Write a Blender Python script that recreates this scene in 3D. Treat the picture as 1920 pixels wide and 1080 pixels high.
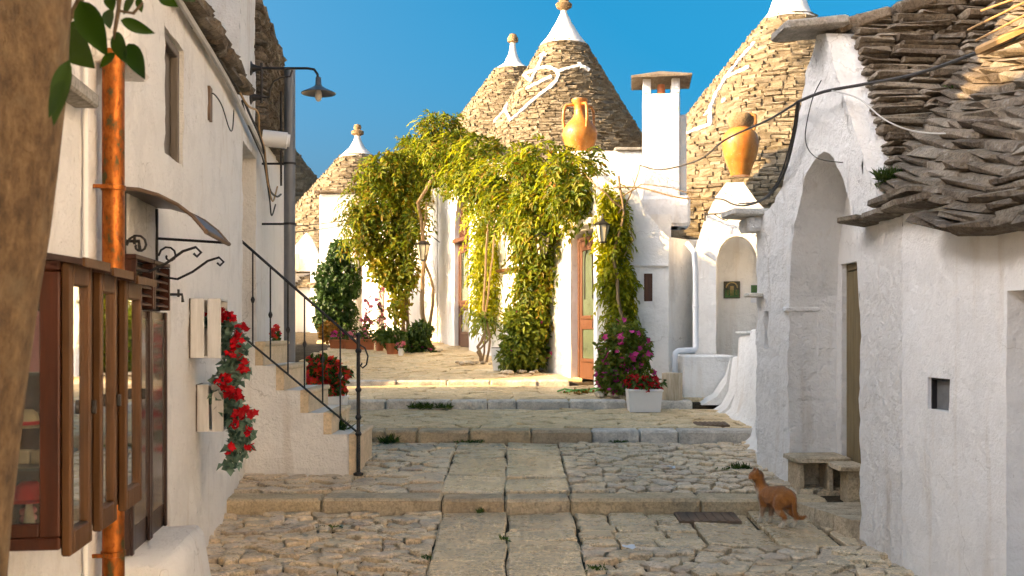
import bpy, bmesh, math, random
import numpy as np
from mathutils import Vector, Matrix, noise

for _o in list(bpy.data.objects):
    bpy.data.objects.remove(_o, do_unlink=True)
scene = bpy.context.scene
COL = scene.collection
random.seed(7)
R = math.radians
pi = math.pi

# ------------------------------------------------------------------ camera
H = 1.54          # eye height above the street at the lower frame edge
F = 2000.0        # focal length expressed in pixels of a 1920 wide frame
HY = 620.0        # horizon row
cam_d = bpy.data.cameras.new('camera')
cam = bpy.data.objects.new('camera', cam_d)
COL.objects.link(cam)
cam.location = (0, 0, H)
cam.rotation_euler = (R(90), 0, 0)
cam_d.sensor_width = 36
cam_d.lens = 36 * F / 1920
cam_d.shift_y = (HY - 540) / 1920
cam_d.clip_end = 3000
cam_d.clip_start = 0.05
cam_d.dof.use_dof = True
cam_d.dof.focus_distance = 9.5
cam_d.dof.aperture_fstop = 7.1
scene.camera = cam

# ------------------------------------------------------------------ light
SUN_EL = 22.5
SUN_AZ = (-0.955, -0.296)      # horizontal direction towards the sun
world = bpy.data.worlds.new('World')
scene.world = world
world.use_nodes = True
wn = world.node_tree.nodes
wl = world.node_tree.links
wn.clear()
sky = wn.new('ShaderNodeTexSky')
sky.sky_type = 'NISHITA'
sky.sun_disc = False
sky.sun_elevation = R(SUN_EL)
sky.sun_rotation = math.atan2(SUN_AZ[0], SUN_AZ[1])
sky.altitude = 0
sky.air_density = 0.4
sky.dust_density = 9.0
sky.ozone_density = 4.0
bg = wn.new('ShaderNodeBackground')
bg.inputs['Strength'].default_value = 0.072
wo = wn.new('ShaderNodeOutputWorld')
hs = wn.new('ShaderNodeHueSaturation'); hs.inputs['Saturation'].default_value = 1.58; hs.inputs['Hue'].default_value = 0.475
wl.new(sky.outputs[0], hs.inputs['Color'])
wl.new(hs.outputs[0], bg.inputs[0])
wl.new(bg.outputs[0], wo.inputs[0])
sun_d = bpy.data.lights.new('sun', 'SUN')
sun_d.energy = 2.0
sun_d.angle = R(0.6)
sun_d.color = (1.0, 0.72, 0.38)
sun = bpy.data.objects.new('sun', sun_d)
COL.objects.link(sun)
_az = Vector((SUN_AZ[0], SUN_AZ[1], 0)).normalized()
_ts = Vector((_az.x * math.cos(R(SUN_EL)), _az.y * math.cos(R(SUN_EL)), math.sin(R(SUN_EL))))
sun.rotation_euler = (-_ts).to_track_quat('-Z', 'Y').to_euler()
sun.location = (-20, -8, 14)
scene.view_settings.view_transform = 'Standard'
scene.view_settings.look = 'None'
scene.view_settings.gamma = 1
scene.view_settings.exposure = 3.02
scene.view_settings.use_white_balance = True
scene.view_settings.white_balance_temperature = 8100
scene.view_settings.use_curve_mapping = False
scene.cycles.max_bounces = 7
scene.cycles.diffuse_bounces = 5
scene.cycles.transparent_max_bounces = 12
scene.cycles.use_denoising = True
scene.cycles.use_adaptive_sampling = True
scene.cycles.adaptive_threshold = 0.03

# ------------------------------------------------------------------ helpers
def P(px, py, Y):
    """world point seen at that place of the photograph at depth Y"""
    return Vector(((px - 960) / F * Y, Y, H + (HY - py) / F * Y))

def rnd(a, b):
    return random.uniform(a, b)

def put(ob, parent):
    if parent is not None:
        ob.parent = parent
        top = parent
        inv = Matrix.Identity(4)
        if parent.type == 'EMPTY':
            inv = Matrix.Translation(-parent.location)
        ob.matrix_parent_inverse = inv
    return ob

def obj(name, me, mat=None, parent=None, matrix=None):
    o = bpy.data.objects.new(name, me)
    COL.objects.link(o)
    if matrix is not None:
        o.matrix_basis = matrix
    if mat is not None and not me.materials:
        me.materials.append(mat)
    put(o, parent)
    return o

def tag(o, label=None, cat=None, group=None, kind=None):
    if label: o['label'] = label
    if cat: o['category'] = cat
    if group: o['group'] = group
    if kind: o['kind'] = kind
    return o

def thing(name, label, cat, base, group=None):
    o = bpy.data.objects.new(name, None)
    COL.objects.link(o)
    o.location = base
    o.empty_display_size = 0.1
    return tag(o, label, cat, group)

class Fr:
    """oriented frame: u along a horizontal line, d out of the wall, z up"""
    def __init__(s, o, ud, flip=False):
        s.o = Vector((o[0], o[1]))
        s.u = Vector((ud[0], ud[1])).normalized()
        s.n = Vector((s.u.y, -s.u.x))
        if flip: s.n = -s.n
    def p(s, u, d, z):
        q = s.o + s.u * u + s.n * d
        return Vector((q.x, q.y, z))

class MB:
    def __init__(s):
        s.v = []; s.f = []
    def add(s, vs, fs):
        b = len(s.v)
        s.v += [tuple(p) for p in vs]
        s.f += [tuple(i + b for i in f) for f in fs]
    def box8(s, c):
        s.add(c, [(0,3,2,1),(4,5,6,7),(0,1,5,4),(1,2,6,5),(2,3,7,6),(3,0,4,7)])
    def box(s, x0, x1, y0, y1, z0, z1, ch=0.0, fr=None):
        f = (lambda a, b, c: fr.p(a, b, c)) if fr else (lambda a, b, c: Vector((a, b, c)))
        if ch <= 0:
            s.box8([f(x0,y0,z0),f(x1,y0,z0),f(x1,y1,z0),f(x0,y1,z0),f(x0,y0,z1),f(x1,y0,z1),f(x1,y1,z1),f(x0,y1,z1)])
            return
        vs, fs = chamfer_box(ch / abs(x1-x0), ch / abs(y1-y0), ch / abs(z1-z0))
        s.add([f(x0 + (x1-x0)*(p[0]+.5), y0 + (y1-y0)*(p[1]+.5), z0 + (z1-z0)*(p[2]+.5)) for p in vs], fs)
    def tube(s, pts, r, n=8, cap=True, flat=None):
        pts = [Vector(p) for p in pts]
        m = len(pts)
        rs = r if isinstance(r, (list, tuple)) else [r] * m
        up = Vector((0, 0, 1))
        t0 = (pts[1] - pts[0]).normalized()
        a = t0.cross(up)
        if a.length < 1e-3: a = t0.cross(Vector((1, 0, 0)))
        a.normalize()
        vs = []
        for i, p in enumerate(pts):
            if i == 0: t = pts[1] - pts[0]
            elif i == m - 1: t = pts[-1] - pts[-2]
            else: t = pts[i+1] - pts[i-1]
            t.normalize()
            a = a - t * a.dot(t)
            if a.length < 1e-5: a = t.cross(Vector((1, .3, 0)))
            a.normalize()
            b = t.cross(a)
            for k in range(n):
                an = 2 * pi * k / n
                vs.append(p + (a * math.cos(an) + b * math.sin(an)) * rs[i])
        fs = []
        for i in range(m - 1):
            for k in range(n):
                k2 = (k + 1) % n
                fs.append((i*n+k, i*n+k2, (i+1)*n+k2, (i+1)*n+k))
        if cap:
            fs.append(tuple(range(n-1, -1, -1)))
            fs.append(tuple((m-1)*n + k for k in range(n)))
        s.add(vs, fs)
    def lathe(s, prof, c, n=24, cap=True, jit=0.0):
        vs = []; m = len(prof)
        for (r, z) in prof:
            for k in range(n):
                an = 2 * pi * k / n
                rr = r * (1 + rnd(-jit, jit))
                vs.append((c[0] + rr * math.cos(an), c[1] + rr * math.sin(an), c[2] + z))
        fs = []
        for i in range(m - 1):
            for k in range(n):
                k2 = (k + 1) % n
                fs.append((i*n+k, i*n+k2, (i+1)*n+k2, (i+1)*n+k))
        if cap:
            if prof[0][0] > 1e-4: fs.append(tuple(range(n-1, -1, -1)))
            if prof[-1][0] > 1e-4: fs.append(tuple((m-1)*n + k for k in range(n)))
        s.add(vs, fs)
    def mesh(s, name, smooth=None, weld=0):
        me = bpy.data.meshes.new(name)
        me.from_pydata(s.v, [], s.f)
        if weld:
            bm = bmesh.new(); bm.from_mesh(me)
            bmesh.ops.remove_doubles(bm, verts=bm.verts, dist=weld)
            bmesh.ops.recalc_face_normals(bm, faces=bm.faces)
            bm.to_mesh(me); bm.free()
        if smooth is not None:
            me.polygons.foreach_set('use_smooth', [True] * len(me.polygons))
            me.set_sharp_from_angle(angle=R(smooth))
        me.update()
        return me
    def build(s, name, mat, parent=None, smooth=None, weld=0):
        return obj(name, s.mesh(name, smooth, weld), mat, parent)

def chamfer_box(cx, cy, cz):
    """unit box with chamfered edges: 24 vertices, 26 faces"""
    cx, cy, cz = min(cx, .45), min(cy, .45), min(cz, .45)
    vs = []; idx = {}
    for sx in (-1, 1):
        for sy in (-1, 1):
            for sz in (-1, 1):
                for ax in range(3):
                    p = [sx*(.5-cx), sy*(.5-cy), sz*(.5-cz)]
                    p[ax] = (sx, sy, sz)[ax] * .5
                    idx[(sx, sy, sz, ax)] = len(vs)
                    vs.append(p)
    fs = []
    for ax in range(3):
        o1, o2 = [(1, 2), (2, 0), (0, 1)][ax]
        for s0 in (-1, 1):
            q = []
            for (a, b) in ((-1,-1),(1,-1),(1,1),(-1,1)):
                t = [0,0,0]; t[ax] = s0; t[o1] = a; t[o2] = b
                q.append(idx[(t[0], t[1], t[2], ax)])
            fs.append(tuple(q if s0 > 0 else q[::-1]))
    for ax in range(3):           # edges parallel to ax
        o1, o2 = [(1, 2), (2, 0), (0, 1)][ax]
        for a in (-1, 1):
            for b in (-1, 1):
                def k(e, which):
                    t = [0,0,0]; t[ax] = e; t[o1] = a; t[o2] = b
                    return idx[(t[0], t[1], t[2], which)]
                q = [k(-1, o1), k(1, o1), k(1, o2), k(-1, o2)]
                fs.append(tuple(q if a*b < 0 else q[::-1]))
    for sx in (-1, 1):
        for sy in (-1, 1):
            for sz in (-1, 1):
                q = [idx[(sx, sy, sz, i)] for i in range(3)]
                fs.append(tuple(q if sx*sy*sz > 0 else q[::-1]))
    return vs, fs

# ------------------------------------------------------------------ materials
def mat_new(name):
    m = bpy.data.materials.new(name)
    m.use_nodes = True
    nt = m.node_tree
    nt.nodes.clear()
    out = nt.nodes.new('ShaderNodeOutputMaterial')
    bs = nt.nodes.new('ShaderNodeBsdfPrincipled')
    nt.links.new(bs.outputs[0], out.inputs[0])
    return m, nt, bs, out

def nd(nt, t, **kw):
    n = nt.nodes.new(t)
    for k, v in kw.items():
        if k in n.inputs: n.inputs[k].default_value = v
        else: setattr(n, k, v)
    return n

def ramp(nt, fac, stops, interp='LINEAR'):
    r = nt.nodes.new('ShaderNodeValToRGB')
    r.color_ramp.interpolation = interp
    e = r.color_ramp.elements
    while len(e) < len(stops): e.new(0.5)
    for i, (p, c) in enumerate(stops):
        e[i].position = p
        e[i].color = (c[0], c[1], c[2], 1)
    nt.links.new(fac, r.inputs[0])
    return r.outputs[0]

def mix(nt, a, b, fac, mode='MIX'):
    m = nt.nodes.new('ShaderNodeMix')
    m.data_type = 'RGBA'; m.blend_type = mode
    for s, v in ((0, fac), (6, a), (7, b)):
        if hasattr(v, 'links') or hasattr(v, 'is_linked'): nt.links.new(v, m.inputs[s])
        else: m.inputs[s].default_value = v if s == 0 else (v[0], v[1], v[2], 1)
    return m.outputs[2]

def coords(nt, scale=(1, 1, 1)):
    g = nt.nodes.new('ShaderNodeNewGeometry')
    mp = nt.nodes.new('ShaderNodeMapping')
    mp.inputs['Scale'].default_value = scale
    nt.links.new(g.outputs['Position'], mp.inputs[0])
    return mp.outputs[0]

def noise_n(nt, vec, scale, detail=4, rough=.55):
    n = nd(nt, 'ShaderNodeTexNoise', Scale=scale, Detail=detail, Roughness=rough)
    nt.links.new(vec, n.inputs['Vector'])
    return n.outputs['Fac']

def bump(nt, bs, h, strength, dist):
    b = nd(nt, 'ShaderNodeBump', Strength=strength, Distance=dist)
    nt.links.new(h, b.inputs['Height'])
    nt.links.new(b.outputs[0], bs.inputs['Normal'])
    return b

def rand_fac(nt):
    """different for every object and for every loose piece of a joined mesh"""
    oi = nt.nodes.new('ShaderNodeObjectInfo')
    g = nt.nodes.new('ShaderNodeNewGeometry')
    a = nd(nt, 'ShaderNodeMath', operation='ADD')
    nt.links.new(oi.outputs['Random'], a.inputs[0])
    nt.links.new(g.outputs['Random Per Island'], a.inputs[1])
    f = nd(nt, 'ShaderNodeMath', operation='FRACT')
    nt.links.new(a.outputs[0], f.inputs[0])
    return f.outputs[0]

def plaster(name, base=(.80, .79, .76), dirt=(.52, .45, .36), dirt_at=(.60, .78), lump=1.0, fine=1.0):
    m, nt, bs, out = mat_new(name)
    v = coords(nt)
    n1 = noise_n(nt, v, 1.3, 6, .65)
    n2 = noise_n(nt, v, 7, 5, .6)
    vs = coords(nt, (3.2, 3.2, .35))
    n3 = noise_n(nt, vs, 1.6, 5, .6)
    c = mix(nt, base, tuple(b * .93 for b in base), n2)
    c2 = ramp(nt, n1, [(dirt_at[0], (0, 0, 0)), (dirt_at[1], (.75, .75, .75))])
    c = mix(nt, c, dirt, c2)
    n4 = noise_n(nt, v, 2.3, 9, .68)
    c = mix(nt, c, tuple(b * .86 for b in base), ramp(nt, n4, [(.52, (0, 0, 0)), (.56, (.55, .55, .55))]))
    n5 = noise_n(nt, v, 30, 4, .7)
    c = mix(nt, c, tuple(b * .62 for b in dirt), ramp(nt, n5, [(.66, (0, 0, 0)), (.74, (.5, .5, .5))]))
    c3 = ramp(nt, n3, [(.57, (0, 0, 0)), (.78, (.6, .6, .6))])
    c = mix(nt, c, (dirt[0]*.9, dirt[1]*.85, dirt[2]*.8), c3)
    wz = nd(nt, 'ShaderNodeTexNoise', Scale=4.0, Detail=4.0)
    nt.links.new(v, wz.inputs['Vector'])
    ws = nd(nt, 'ShaderNodeVectorMath', operation='SCALE'); ws.inputs['Scale'].default_value = .35
    nt.links.new(wz.outputs['Color'], ws.inputs[0])
    wa = nd(nt, 'ShaderNodeVectorMath', operation='ADD')
    nt.links.new(v, wa.inputs[0]); nt.links.new(ws.outputs[0], wa.inputs[1])
    ck = nd(nt, 'ShaderNodeTexVoronoi', Scale=1.3, feature='DISTANCE_TO_EDGE')
    nt.links.new(wa.outputs[0], ck.inputs['Vector'])
    cm = ramp(nt, ck.outputs['Distance'], [(.0, (.55, .55, .55)), (.006, (0, 0, 0))])
    cm = mix(nt, cm, ramp(nt, n1, [(.48, (0, 0, 0)), (.58, (1, 1, 1))]), 1.0, 'MULTIPLY')
    c = mix(nt, c, tuple(b * .55 for b in dirt), cm)
    nt.links.new(c, bs.inputs['Base Color'])
    bs.inputs['Roughness'].default_value = .88
    bs.inputs['Specular IOR Level'].default_value = .25
    big = noise_n(nt, v, 11, 6, .62)
    vo = nd(nt, 'ShaderNodeTexVoronoi', Scale=19.0, feature='F1')
    wv = nd(nt, 'ShaderNodeVectorMath', operation='ADD')
    nt.links.new(v, wv.inputs[0])
    nz = nd(nt, 'ShaderNodeTexNoise', Scale=10.0, Detail=3.0)
    nt.links.new(v, nz.inputs['Vector'])
    sc_ = nd(nt, 'ShaderNodeVectorMath', operation='SCALE'); sc_.inputs['Scale'].default_value = .12
    nt.links.new(nz.outputs['Color'], sc_.inputs[0])
    nt.links.new(sc_.outputs[0], wv.inputs[1])
    nt.links.new(wv.outputs[0], vo.inputs['Vector'])
    fin = noise_n(nt, v, 62, 5, .65)
    b0 = nd(nt, 'ShaderNodeBump', Strength=.12 * lump, Distance=.02)
    nt.links.new(vo.outputs['Distance'], b0.inputs['Height'])
    b1 = nd(nt, 'ShaderNodeBump', Strength=.7 * lump, Distance=.05)
    nt.links.new(big, b1.inputs['Height'])
    nt.links.new(b0.outputs[0], b1.inputs['Normal'])
    b2 = nd(nt, 'ShaderNodeBump', Strength=.75 * fine, Distance=.016)
    nt.links.new(fin, b2.inputs['Height'])
    nt.links.new(b1.outputs[0], b2.inputs['Normal'])
    nt.links.new(b2.outputs[0], bs.inputs['Normal'])
    return m

def stone(name, cols, rough=.85, spec=.3, moss=None, bscale=22, bstr=.6, lichen=None, speck=.35, dark=.6, pits=0):
    m, nt, bs, out = mat_new(name)
    f = rand_fac(nt)
    c = ramp(nt, f, [(i / (len(cols) - 1), k) for i, k in enumerate(cols)])
    v = coords(nt)
    n1 = noise_n(nt, v, 6, 6, .65)
    dk = ramp(nt, n1, [(.3, (dark,) * 3), (.7, (1.15, 1.15, 1.15))])
    c = mix(nt, c, dk, 1.0, 'MULTIPLY')
    n4 = noise_n(nt, v, 55, 4, .7)
    sp = ramp(nt, n4, [(.36, (1 - speck,) * 3), (.55, (1.05,) * 3)])
    c = mix(nt, c, sp, 1.0, 'MULTIPLY')
    if pits:
        vp = coords(nt, (1, 1.6, 1))
        n6 = noise_n(nt, vp, 34, 5, .75)
        pm = ramp(nt, n6, [(.45, (1, 1, 1)), (.53, (0, 0, 0))])
        n7 = noise_n(nt, v, 3.1, 3, .6)
        pm = mix(nt, pm, ramp(nt, n7, [(.34, (.15, .15, .15)), (.56, (1, 1, 1))]), 1.0, 'MULTIPLY')
        pf_ = nd(nt, 'ShaderNodeMath', operation='MULTIPLY'); nt.links.new(pm, pf_.inputs[0]); pf_.inputs[1].default_value = pits
        c = mix(nt, c, (.13, .092, .055), pf_.outputs[0])
    if lichen:
        n2 = noise_n(nt, v, 14, 5, .7)
        c = mix(nt, c, lichen, ramp(nt, n2, [(.56, (0, 0, 0)), (.68, (.7, .7, .7))]))
    if moss:
        n3 = noise_n(nt, v, 2.6, 6, .7)
        c = mix(nt, c, moss, ramp(nt, n3, [(.60, (0, 0, 0)), (.72, (.75, .75, .75))]))
    nt.links.new(c, bs.inputs['Base Color'])
    bs.inputs['Roughness'].default_value = rough
    rr = ramp(nt, n1, [(.3, (rough * 1.15,) * 3), (.7, (rough * .85,) * 3)])
    nt.links.new(rr, bs.inputs['Roughness'])
    bs.inputs['Specular IOR Level'].default_value = spec
    n5 = noise_n(nt, v, bscale, 7, .65)
    bump(nt, bs, n5, bstr, .03)
    return m

def plain(name, col, rough=.6, metal=0, bscale=None, bstr=.3, var=.25, spec=.5, vscale=12):
    m, nt, bs, out = mat_new(name)
    v = coords(nt)
    n = noise_n(nt, v, vscale, 5, .6)
    c = mix(nt, tuple(k * (1 - var) for k in col), tuple(min(1, k * (1 + var)) for k in col), n)
    nt.links.new(c, bs.inputs['Base Color'])
    bs.inputs['Roughness'].default_value = rough
    bs.inputs['Metallic'].default_value = metal
    bs.inputs['Specular IOR Level'].default_value = spec
    if bscale: bump(nt, bs, noise_n(nt, v, bscale, 5, .6), bstr, .01)
    return m

def wood(name, c0, c1, rough=.45, axis=2, spec=.5):
    m, nt, bs, out = mat_new(name)
    sc = [14, 14, 14]; sc[axis] = 1.2
    v = coords(nt, tuple(sc))
    n = noise_n(nt, v, 2.4, 6, .65)
    c = ramp(nt, n, [(.3, c0), (.7, c1)])
    nt.links.new(c, bs.inputs['Base Color'])
    bs.inputs['Roughness'].default_value = rough
    bs.inputs['Specular IOR Level'].default_value = spec
    bump(nt, bs, n, .35, .006)
    return m

def leafmat(name, cols, trans=.45, rough=.5):
    m, nt, bs, out = mat_new(name)
    f = rand_fac(nt)
    c = ramp(nt, f, [(i / (len(cols) - 1), k) for i, k in enumerate(cols)])
    v = coords(nt)
    c = mix(nt, c, ramp(nt, noise_n(nt, v, 1.7, 3), [(.3, (.7, .75, .7)), (.7, (1.2, 1.15, 1.0))]), 1.0, 'MULTIPLY')
    nt.links.new(c, bs.inputs['Base Color'])
    bs.inputs['Roughness'].default_value = rough
    bs.inputs['Specular IOR Level'].default_value = .25
    tr = nt.nodes.new('ShaderNodeBsdfTranslucent')
    nt.links.new(c, tr.inputs[0])
    ms = nt.nodes.new('ShaderNodeMixShader')
    ms.inputs[0].default_value = trans
    nt.links.new(bs.outputs[0], ms.inputs[1])
    nt.links.new(tr.outputs[0], ms.inputs[2])
    nt.links.new(ms.outputs[0], out.inputs[0])
    return m

def glassmat(name, tint=(.9, .95, .95), refl=.12):
    m, nt, bs, out = mat_new(name)
    nt.nodes.remove(bs)
    tb = nt.nodes.new('ShaderNodeBsdfTransparent'); tb.inputs[0].default_value = (*tint, 1)
    gl = nd(nt, 'ShaderNodeBsdfGlossy', Roughness=.02)
    lw = nd(nt, 'ShaderNodeFresnel', IOR=1.5)
    ad = nd(nt, 'ShaderNodeMath', operation='ADD', use_clamp=True)
    nt.links.new(lw.outputs[0], ad.inputs[0]); ad.inputs[1].default_value = refl
    ms = nt.nodes.new('ShaderNodeMixShader')
    nt.links.new(ad.outputs[0], ms.inputs[0])
    nt.links.new(tb.outputs[0], ms.inputs[1]); nt.links.new(gl.outputs[0], ms.inputs[2])
    nt.links.new(ms.outputs[0], out.inputs[0])
    return m

M = {}
M['wall_left'] = plaster('aged_plaster', (.86, .83, .79), (.58, .50, .41), (.62, .82), .75, 1.2)
M['wall_right'] = plaster('white_plaster', (.89, .89, .885), (.66, .61, .54), (.70, .92), .5, .7)
M['wall_lumpy'] = plaster('limewashed_rubble', (.88, .87, .855), (.60, .53, .45), (.66, .85), 1.3, 1.1)
M['wall_far'] = plaster('limewash', (.88, .86, .82), (.66, .58, .47), (.68, .9), .7, .7)
M['paving'] = stone('paving_limestone', [(0.56, 0.41, 0.26), (0.8, 0.615, 0.4), (0.66, 0.49, 0.31), (0.83, 0.665, 0.445), (0.6, 0.465, 0.32), (0.81, 0.62, 0.395), (0.7, 0.57, 0.43), (0.5, 0.375, 0.26)], .30, .75, None, 30, .5, (.54, .42, .285), .25, .86, .55)
M['slab'] = stone('paving_slab', [(0.78, 0.575, 0.345), (0.82, 0.635, 0.4), (0.7, 0.51, 0.31), (0.79, 0.6, 0.37)], .28, .8, None, 40, .5, (.62, .48, .30), .3, .85, .65)
M['upper'] = stone('upper_paving', [(0.66, 0.475, 0.265), (0.74, 0.565, 0.335), (0.7, 0.51, 0.285), (0.77, 0.61, 0.385)], .6, .4, None, 26, .6, (.26, .18, .10), .3, .78)
M['kerb'] = stone('kerb_limestone', [(0.5, 0.37, 0.225), (0.58, 0.45, 0.285), (0.44, 0.33, 0.215), (0.54, 0.43, 0.29)], .65, .4, None, 26, .7, (.24, .19, .13), .3, .78)
M['kerb_white'] = stone('whitewashed_kerb', [(.66, .61, .54), (.74, .69, .61), (.58, .53, .46)], .8, .3, None, 24, .6, (.36, .33, .29), .25)
M['earth'] = stone('joint_earth', [(0.085, 0.065, 0.042), (0.105, 0.08, 0.052)], .95, .1, (.04, .055, .018), 30, 1.0, None, .5)
M['roof_grey'] = stone('weathered_roof_stone', [(0.15, 0.115, 0.083), (0.23, 0.185, 0.14), (0.175, 0.14, 0.103), (0.29, 0.245, 0.195), (0.13, 0.1, 0.075), (0.2, 0.155, 0.11)], .92, .2, None, 18, .9, (.30, .28, .25), .45)
M['roof_warm'] = stone('cone_stone', [(.19, .15, .10), (.25, .205, .14), (.21, .17, .115), (.30, .25, .175), (.16, .13, .095)], .92, .2, None, 14, .7, (.19, .16, .125), .35)
M['roof_base'] = plain('roof_core', (.055, .046, .038), .95)
M['cone_core'] = plain('cone_core', (.13, .105, .075), .95, 0, 20, .6, .4)
M['white_cap'] = plaster('cap_limewash', (.84, .82, .78), (.50, .44, .36), (.66, .9), .6, .6)
M['flag'] = stone('flagstone', [(.34, .32, .29), (.42, .40, .36)], .85, .3, None, 18, .7, (.2, .18, .15))
M['nosing'] = stone('cream_nosing', [(.70, .54, .36), (.64, .49, .32)], .75, .3, None, 20, .4, (.56, .42, .27), .2, .85)
M['bench'] = stone('bench_stone', [(0.55, 0.44, 0.3), (0.62, 0.51, 0.37), (0.5, 0.4, 0.275)], .7, .3, None, 20, .6, (.24, .18, .11))
M['iron'] = plain('wrought_iron', (.035, .032, .032), .55, .6, 60, .3)
M['pole'] = plain('painted_pole', (.17, .175, .185), .5, .3, 40, .1, .2)
M['cable'] = plain('cable_black', (.03, .027, .025), .7)
M['cable_light'] = plain('cable_pale', (.45, .44, .42), .7)
M['cable_tan'] = plain('cable_tan', (.42, .25, .11), .7)
M['wood_red'] = wood('varnished_wood', (.022, .005, .002), (.068, .016, .005), .5, 2, .3)
M['wood_gold'] = wood('honey_wood', (.042, .016, .004), (.095, .039, .011), .5, 2, .3)
M['wood_dark'] = wood('dark_wood', (.026, .012, .009), (.05, .024, .017), .3)
M['wood_door'] = wood('door_wood', (.06, .021, .009), (.12, .044, .018), .55)
M['wood_old'] = wood('old_green_wood', (.13, .095, .045), (.22, .165, .085), .75)
M['wood_grey'] = wood('weathered_wood', (.10, .082, .066), (.19, .155, .125), .8)
M['wood_log'] = wood('split_log', (.34, .26, .16), (.60, .52, .40), .8)
M['crate'] = wood('crate_wood', (.50, .48, .45), (.70, .68, .65), .8)
M['white_paint'] = plain('white_paint', (.74, .73, .71), .5, 0, 30, .1, .08)
M['pipe_white'] = plain('white_pipe', (.72, .73, .74), .4, 0, None, 0, .05)
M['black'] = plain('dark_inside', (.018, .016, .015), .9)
M['grey_panel'] = plain('grey_panel', (.16, .165, .17), .6, 0, 20, .2, .5)
M['terracotta'] = plain('terracotta', (.40, .125, .045), .75, 0, 40, .3, .25)
M['bulb'] = plain('frosted_bulb', (.62, .58, .5), .25)
M['shade_in'] = plain('lamp_enamel', (.10, .10, .105), .35, .2)
M['glass'] = glassmat('window_glass', (.85, .88, .86), .04)
M['leaded'] = plain('leaded_glass', (.085, .11, .075), .18, 0, 22, .3, .35, .8, 5)
M['felt_red'] = plain('red_felt', (.60, .006, .012), .9)
M['felt_pink'] = plain('pink_cloth', (.62, .20, .22), .85)
M['straw'] = plain('straw', (.56, .42, .24), .8, 0, 90, .5)
M['box_cream'] = plain('cream_card', (.62, .48, .34), .8)
M['shelf'] = plain('shelf_glass_edge', (.05, .055, .055), .3)
M['rust'] = plain('rusty_sheet', (.16, .10, .065), .6, .4, 25, .3, .6, .5, 4)
M['sheet'] = plain('canopy_sheet', (.11, .082, .066), .45, .3, 20, .2, .5, .5, 3)
M['soil'] = plain('soil', (.04, .028, .018), .95, 0, 40, 1)
M['bark'] = None
M['stem'] = wood('vine_stem', (.12, .075, .035), (.25, .17, .09), .85)
M['stem_green'] = plain('green_stem', (.07, .10, .025), .7)
M['cane'] = plain('cane_pole', (.55, .33, .12), .6, 0, None, 0, .2)
M['lf_wist'] = leafmat('wisteria_leaf', [(.04, .085, .010), (.11, .165, .012), (.20, .24, .014), (.06, .11, .011), (.27, .25, .016), (.14, .19, .012), (.24, .14, .013), (.08, .13, .011)], .45)
M['lf_vine'] = leafmat('creeper_leaf', [(.10, .15, .016), (.22, .25, .02), (.32, .31, .022), (.15, .19, .018), (.38, .24, .03), (.25, .27, .02)], .45)
M['lf_yellow'] = leafmat('yellow_leaf', [(.22, .26, .014), (.36, .36, .018), (.16, .21, .013), (.42, .37, .025)], .5)
M['lf_green'] = leafmat('green_leaf', [(.035, .075, .012), (.06, .11, .016), (.09, .14, .02), (.045, .085, .016)], .35)
M['lf_ivy'] = leafmat('ivy_leaf', [(.018, .05, .012), (.035, .08, .016), (.05, .10, .02), (.025, .06, .014)], .3)
M['lf_bush'] = leafmat('shrub_leaf', [(.07, .12, .015), (.12, .17, .018), (.18, .21, .022), (.08, .13, .015), (.24, .23, .025)], .4)
M['lf_near'] = leafmat('broad_leaf', [(.022, .06, .006), (.045, .095, .009), (.03, .07, .008)], .4, .38)
M['lf_blue'] = leafmat('blue_green_leaf', [(.11, .20, .165), (.16, .27, .225), (.22, .33, .28), (.08, .15, .11)], .2, .6)
M['fl_red'] = leafmat('red_petal', [(.55, .006, .012), (.72, .012, .03), (.45, .004, .01)], .25, .6)
M['fl_scarlet'] = leafmat('scarlet_petal', [(.72, .03, .02), (.80, .08, .03), (.78, .03, .10)], .3, .6)
M['fl_magenta'] = leafmat('magenta_petal', [(.65, .04, .24), (.78, .10, .40), (.58, .03, .28)], .3, .6)
M['fl_pink'] = leafmat('pink_petal', [(.70, .16, .28), (.78, .30, .42), (.66, .10, .2)], .3, .6)
M['fl_orange'] = leafmat('orange_leaf', [(.34, .14, .02), (.42, .20, .03), (.24, .12, .02)], .4, .6)
M['amphora_rim'] = stone('rough_clay', [(.30, .20, .11), (.36, .25, .14)], .9, .2, None, 40, 1)
M['plastic_green'] = plain('green_plastic', (.12, .42, .08), .5)
M['paper'] = plain('paper', (.70, .72, .76), .7)

def copper():
    m, nt, bs, out = mat_new('patinated_copper')
    v = coords(nt, (1, 1, .5))
    n = noise_n(nt, v, 24, 5, .6)
    c = ramp(nt, n, [(.36, (.10, .085, .035)), (.45, (.29, .078, .014)), (.58, (.43, .135, .028)), (.66, (.20, .045, .01)), (.74, (.13, .11, .05))])
    nt.links.new(c, bs.inputs['Base Color'])
    bs.inputs['Metallic'].default_value = .8
    nt.links.new(ramp(nt, n, [(.35, (.65,) * 3), (.6, (.38,) * 3)]), bs.inputs['Roughness'])
    return m
M['copper'] = copper()
M['grey_panel_gloss'] = plain('shutter_glass', (.10, .075, .065), .12, 0, None, 0, .3, .7)

def bark():
    m, nt, bs, out = mat_new('bark')
    v = coords(nt, (1, 1, .55))
    n = noise_n(nt, v, 24, 8, .75)
    n2 = noise_n(nt, coords(nt), 9, 5, .6)
    c = ramp(nt, n, [(.3, (.045, .026, .012)), (.48, (.15, .088, .04)), (.7, (.30, .19, .095))])
    c = mix(nt, c, (.20, .15, .09), ramp(nt, n2, [(.5, (0, 0, 0)), (.7, (.6, .6, .6))]))
    nt.links.new(c, bs.inputs['Base Color'])
    bs.inputs['Roughness'].default_value = .9
    bump(nt, bs, n, 1.0, .05)
    return m
M['bark'] = bark()

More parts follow.
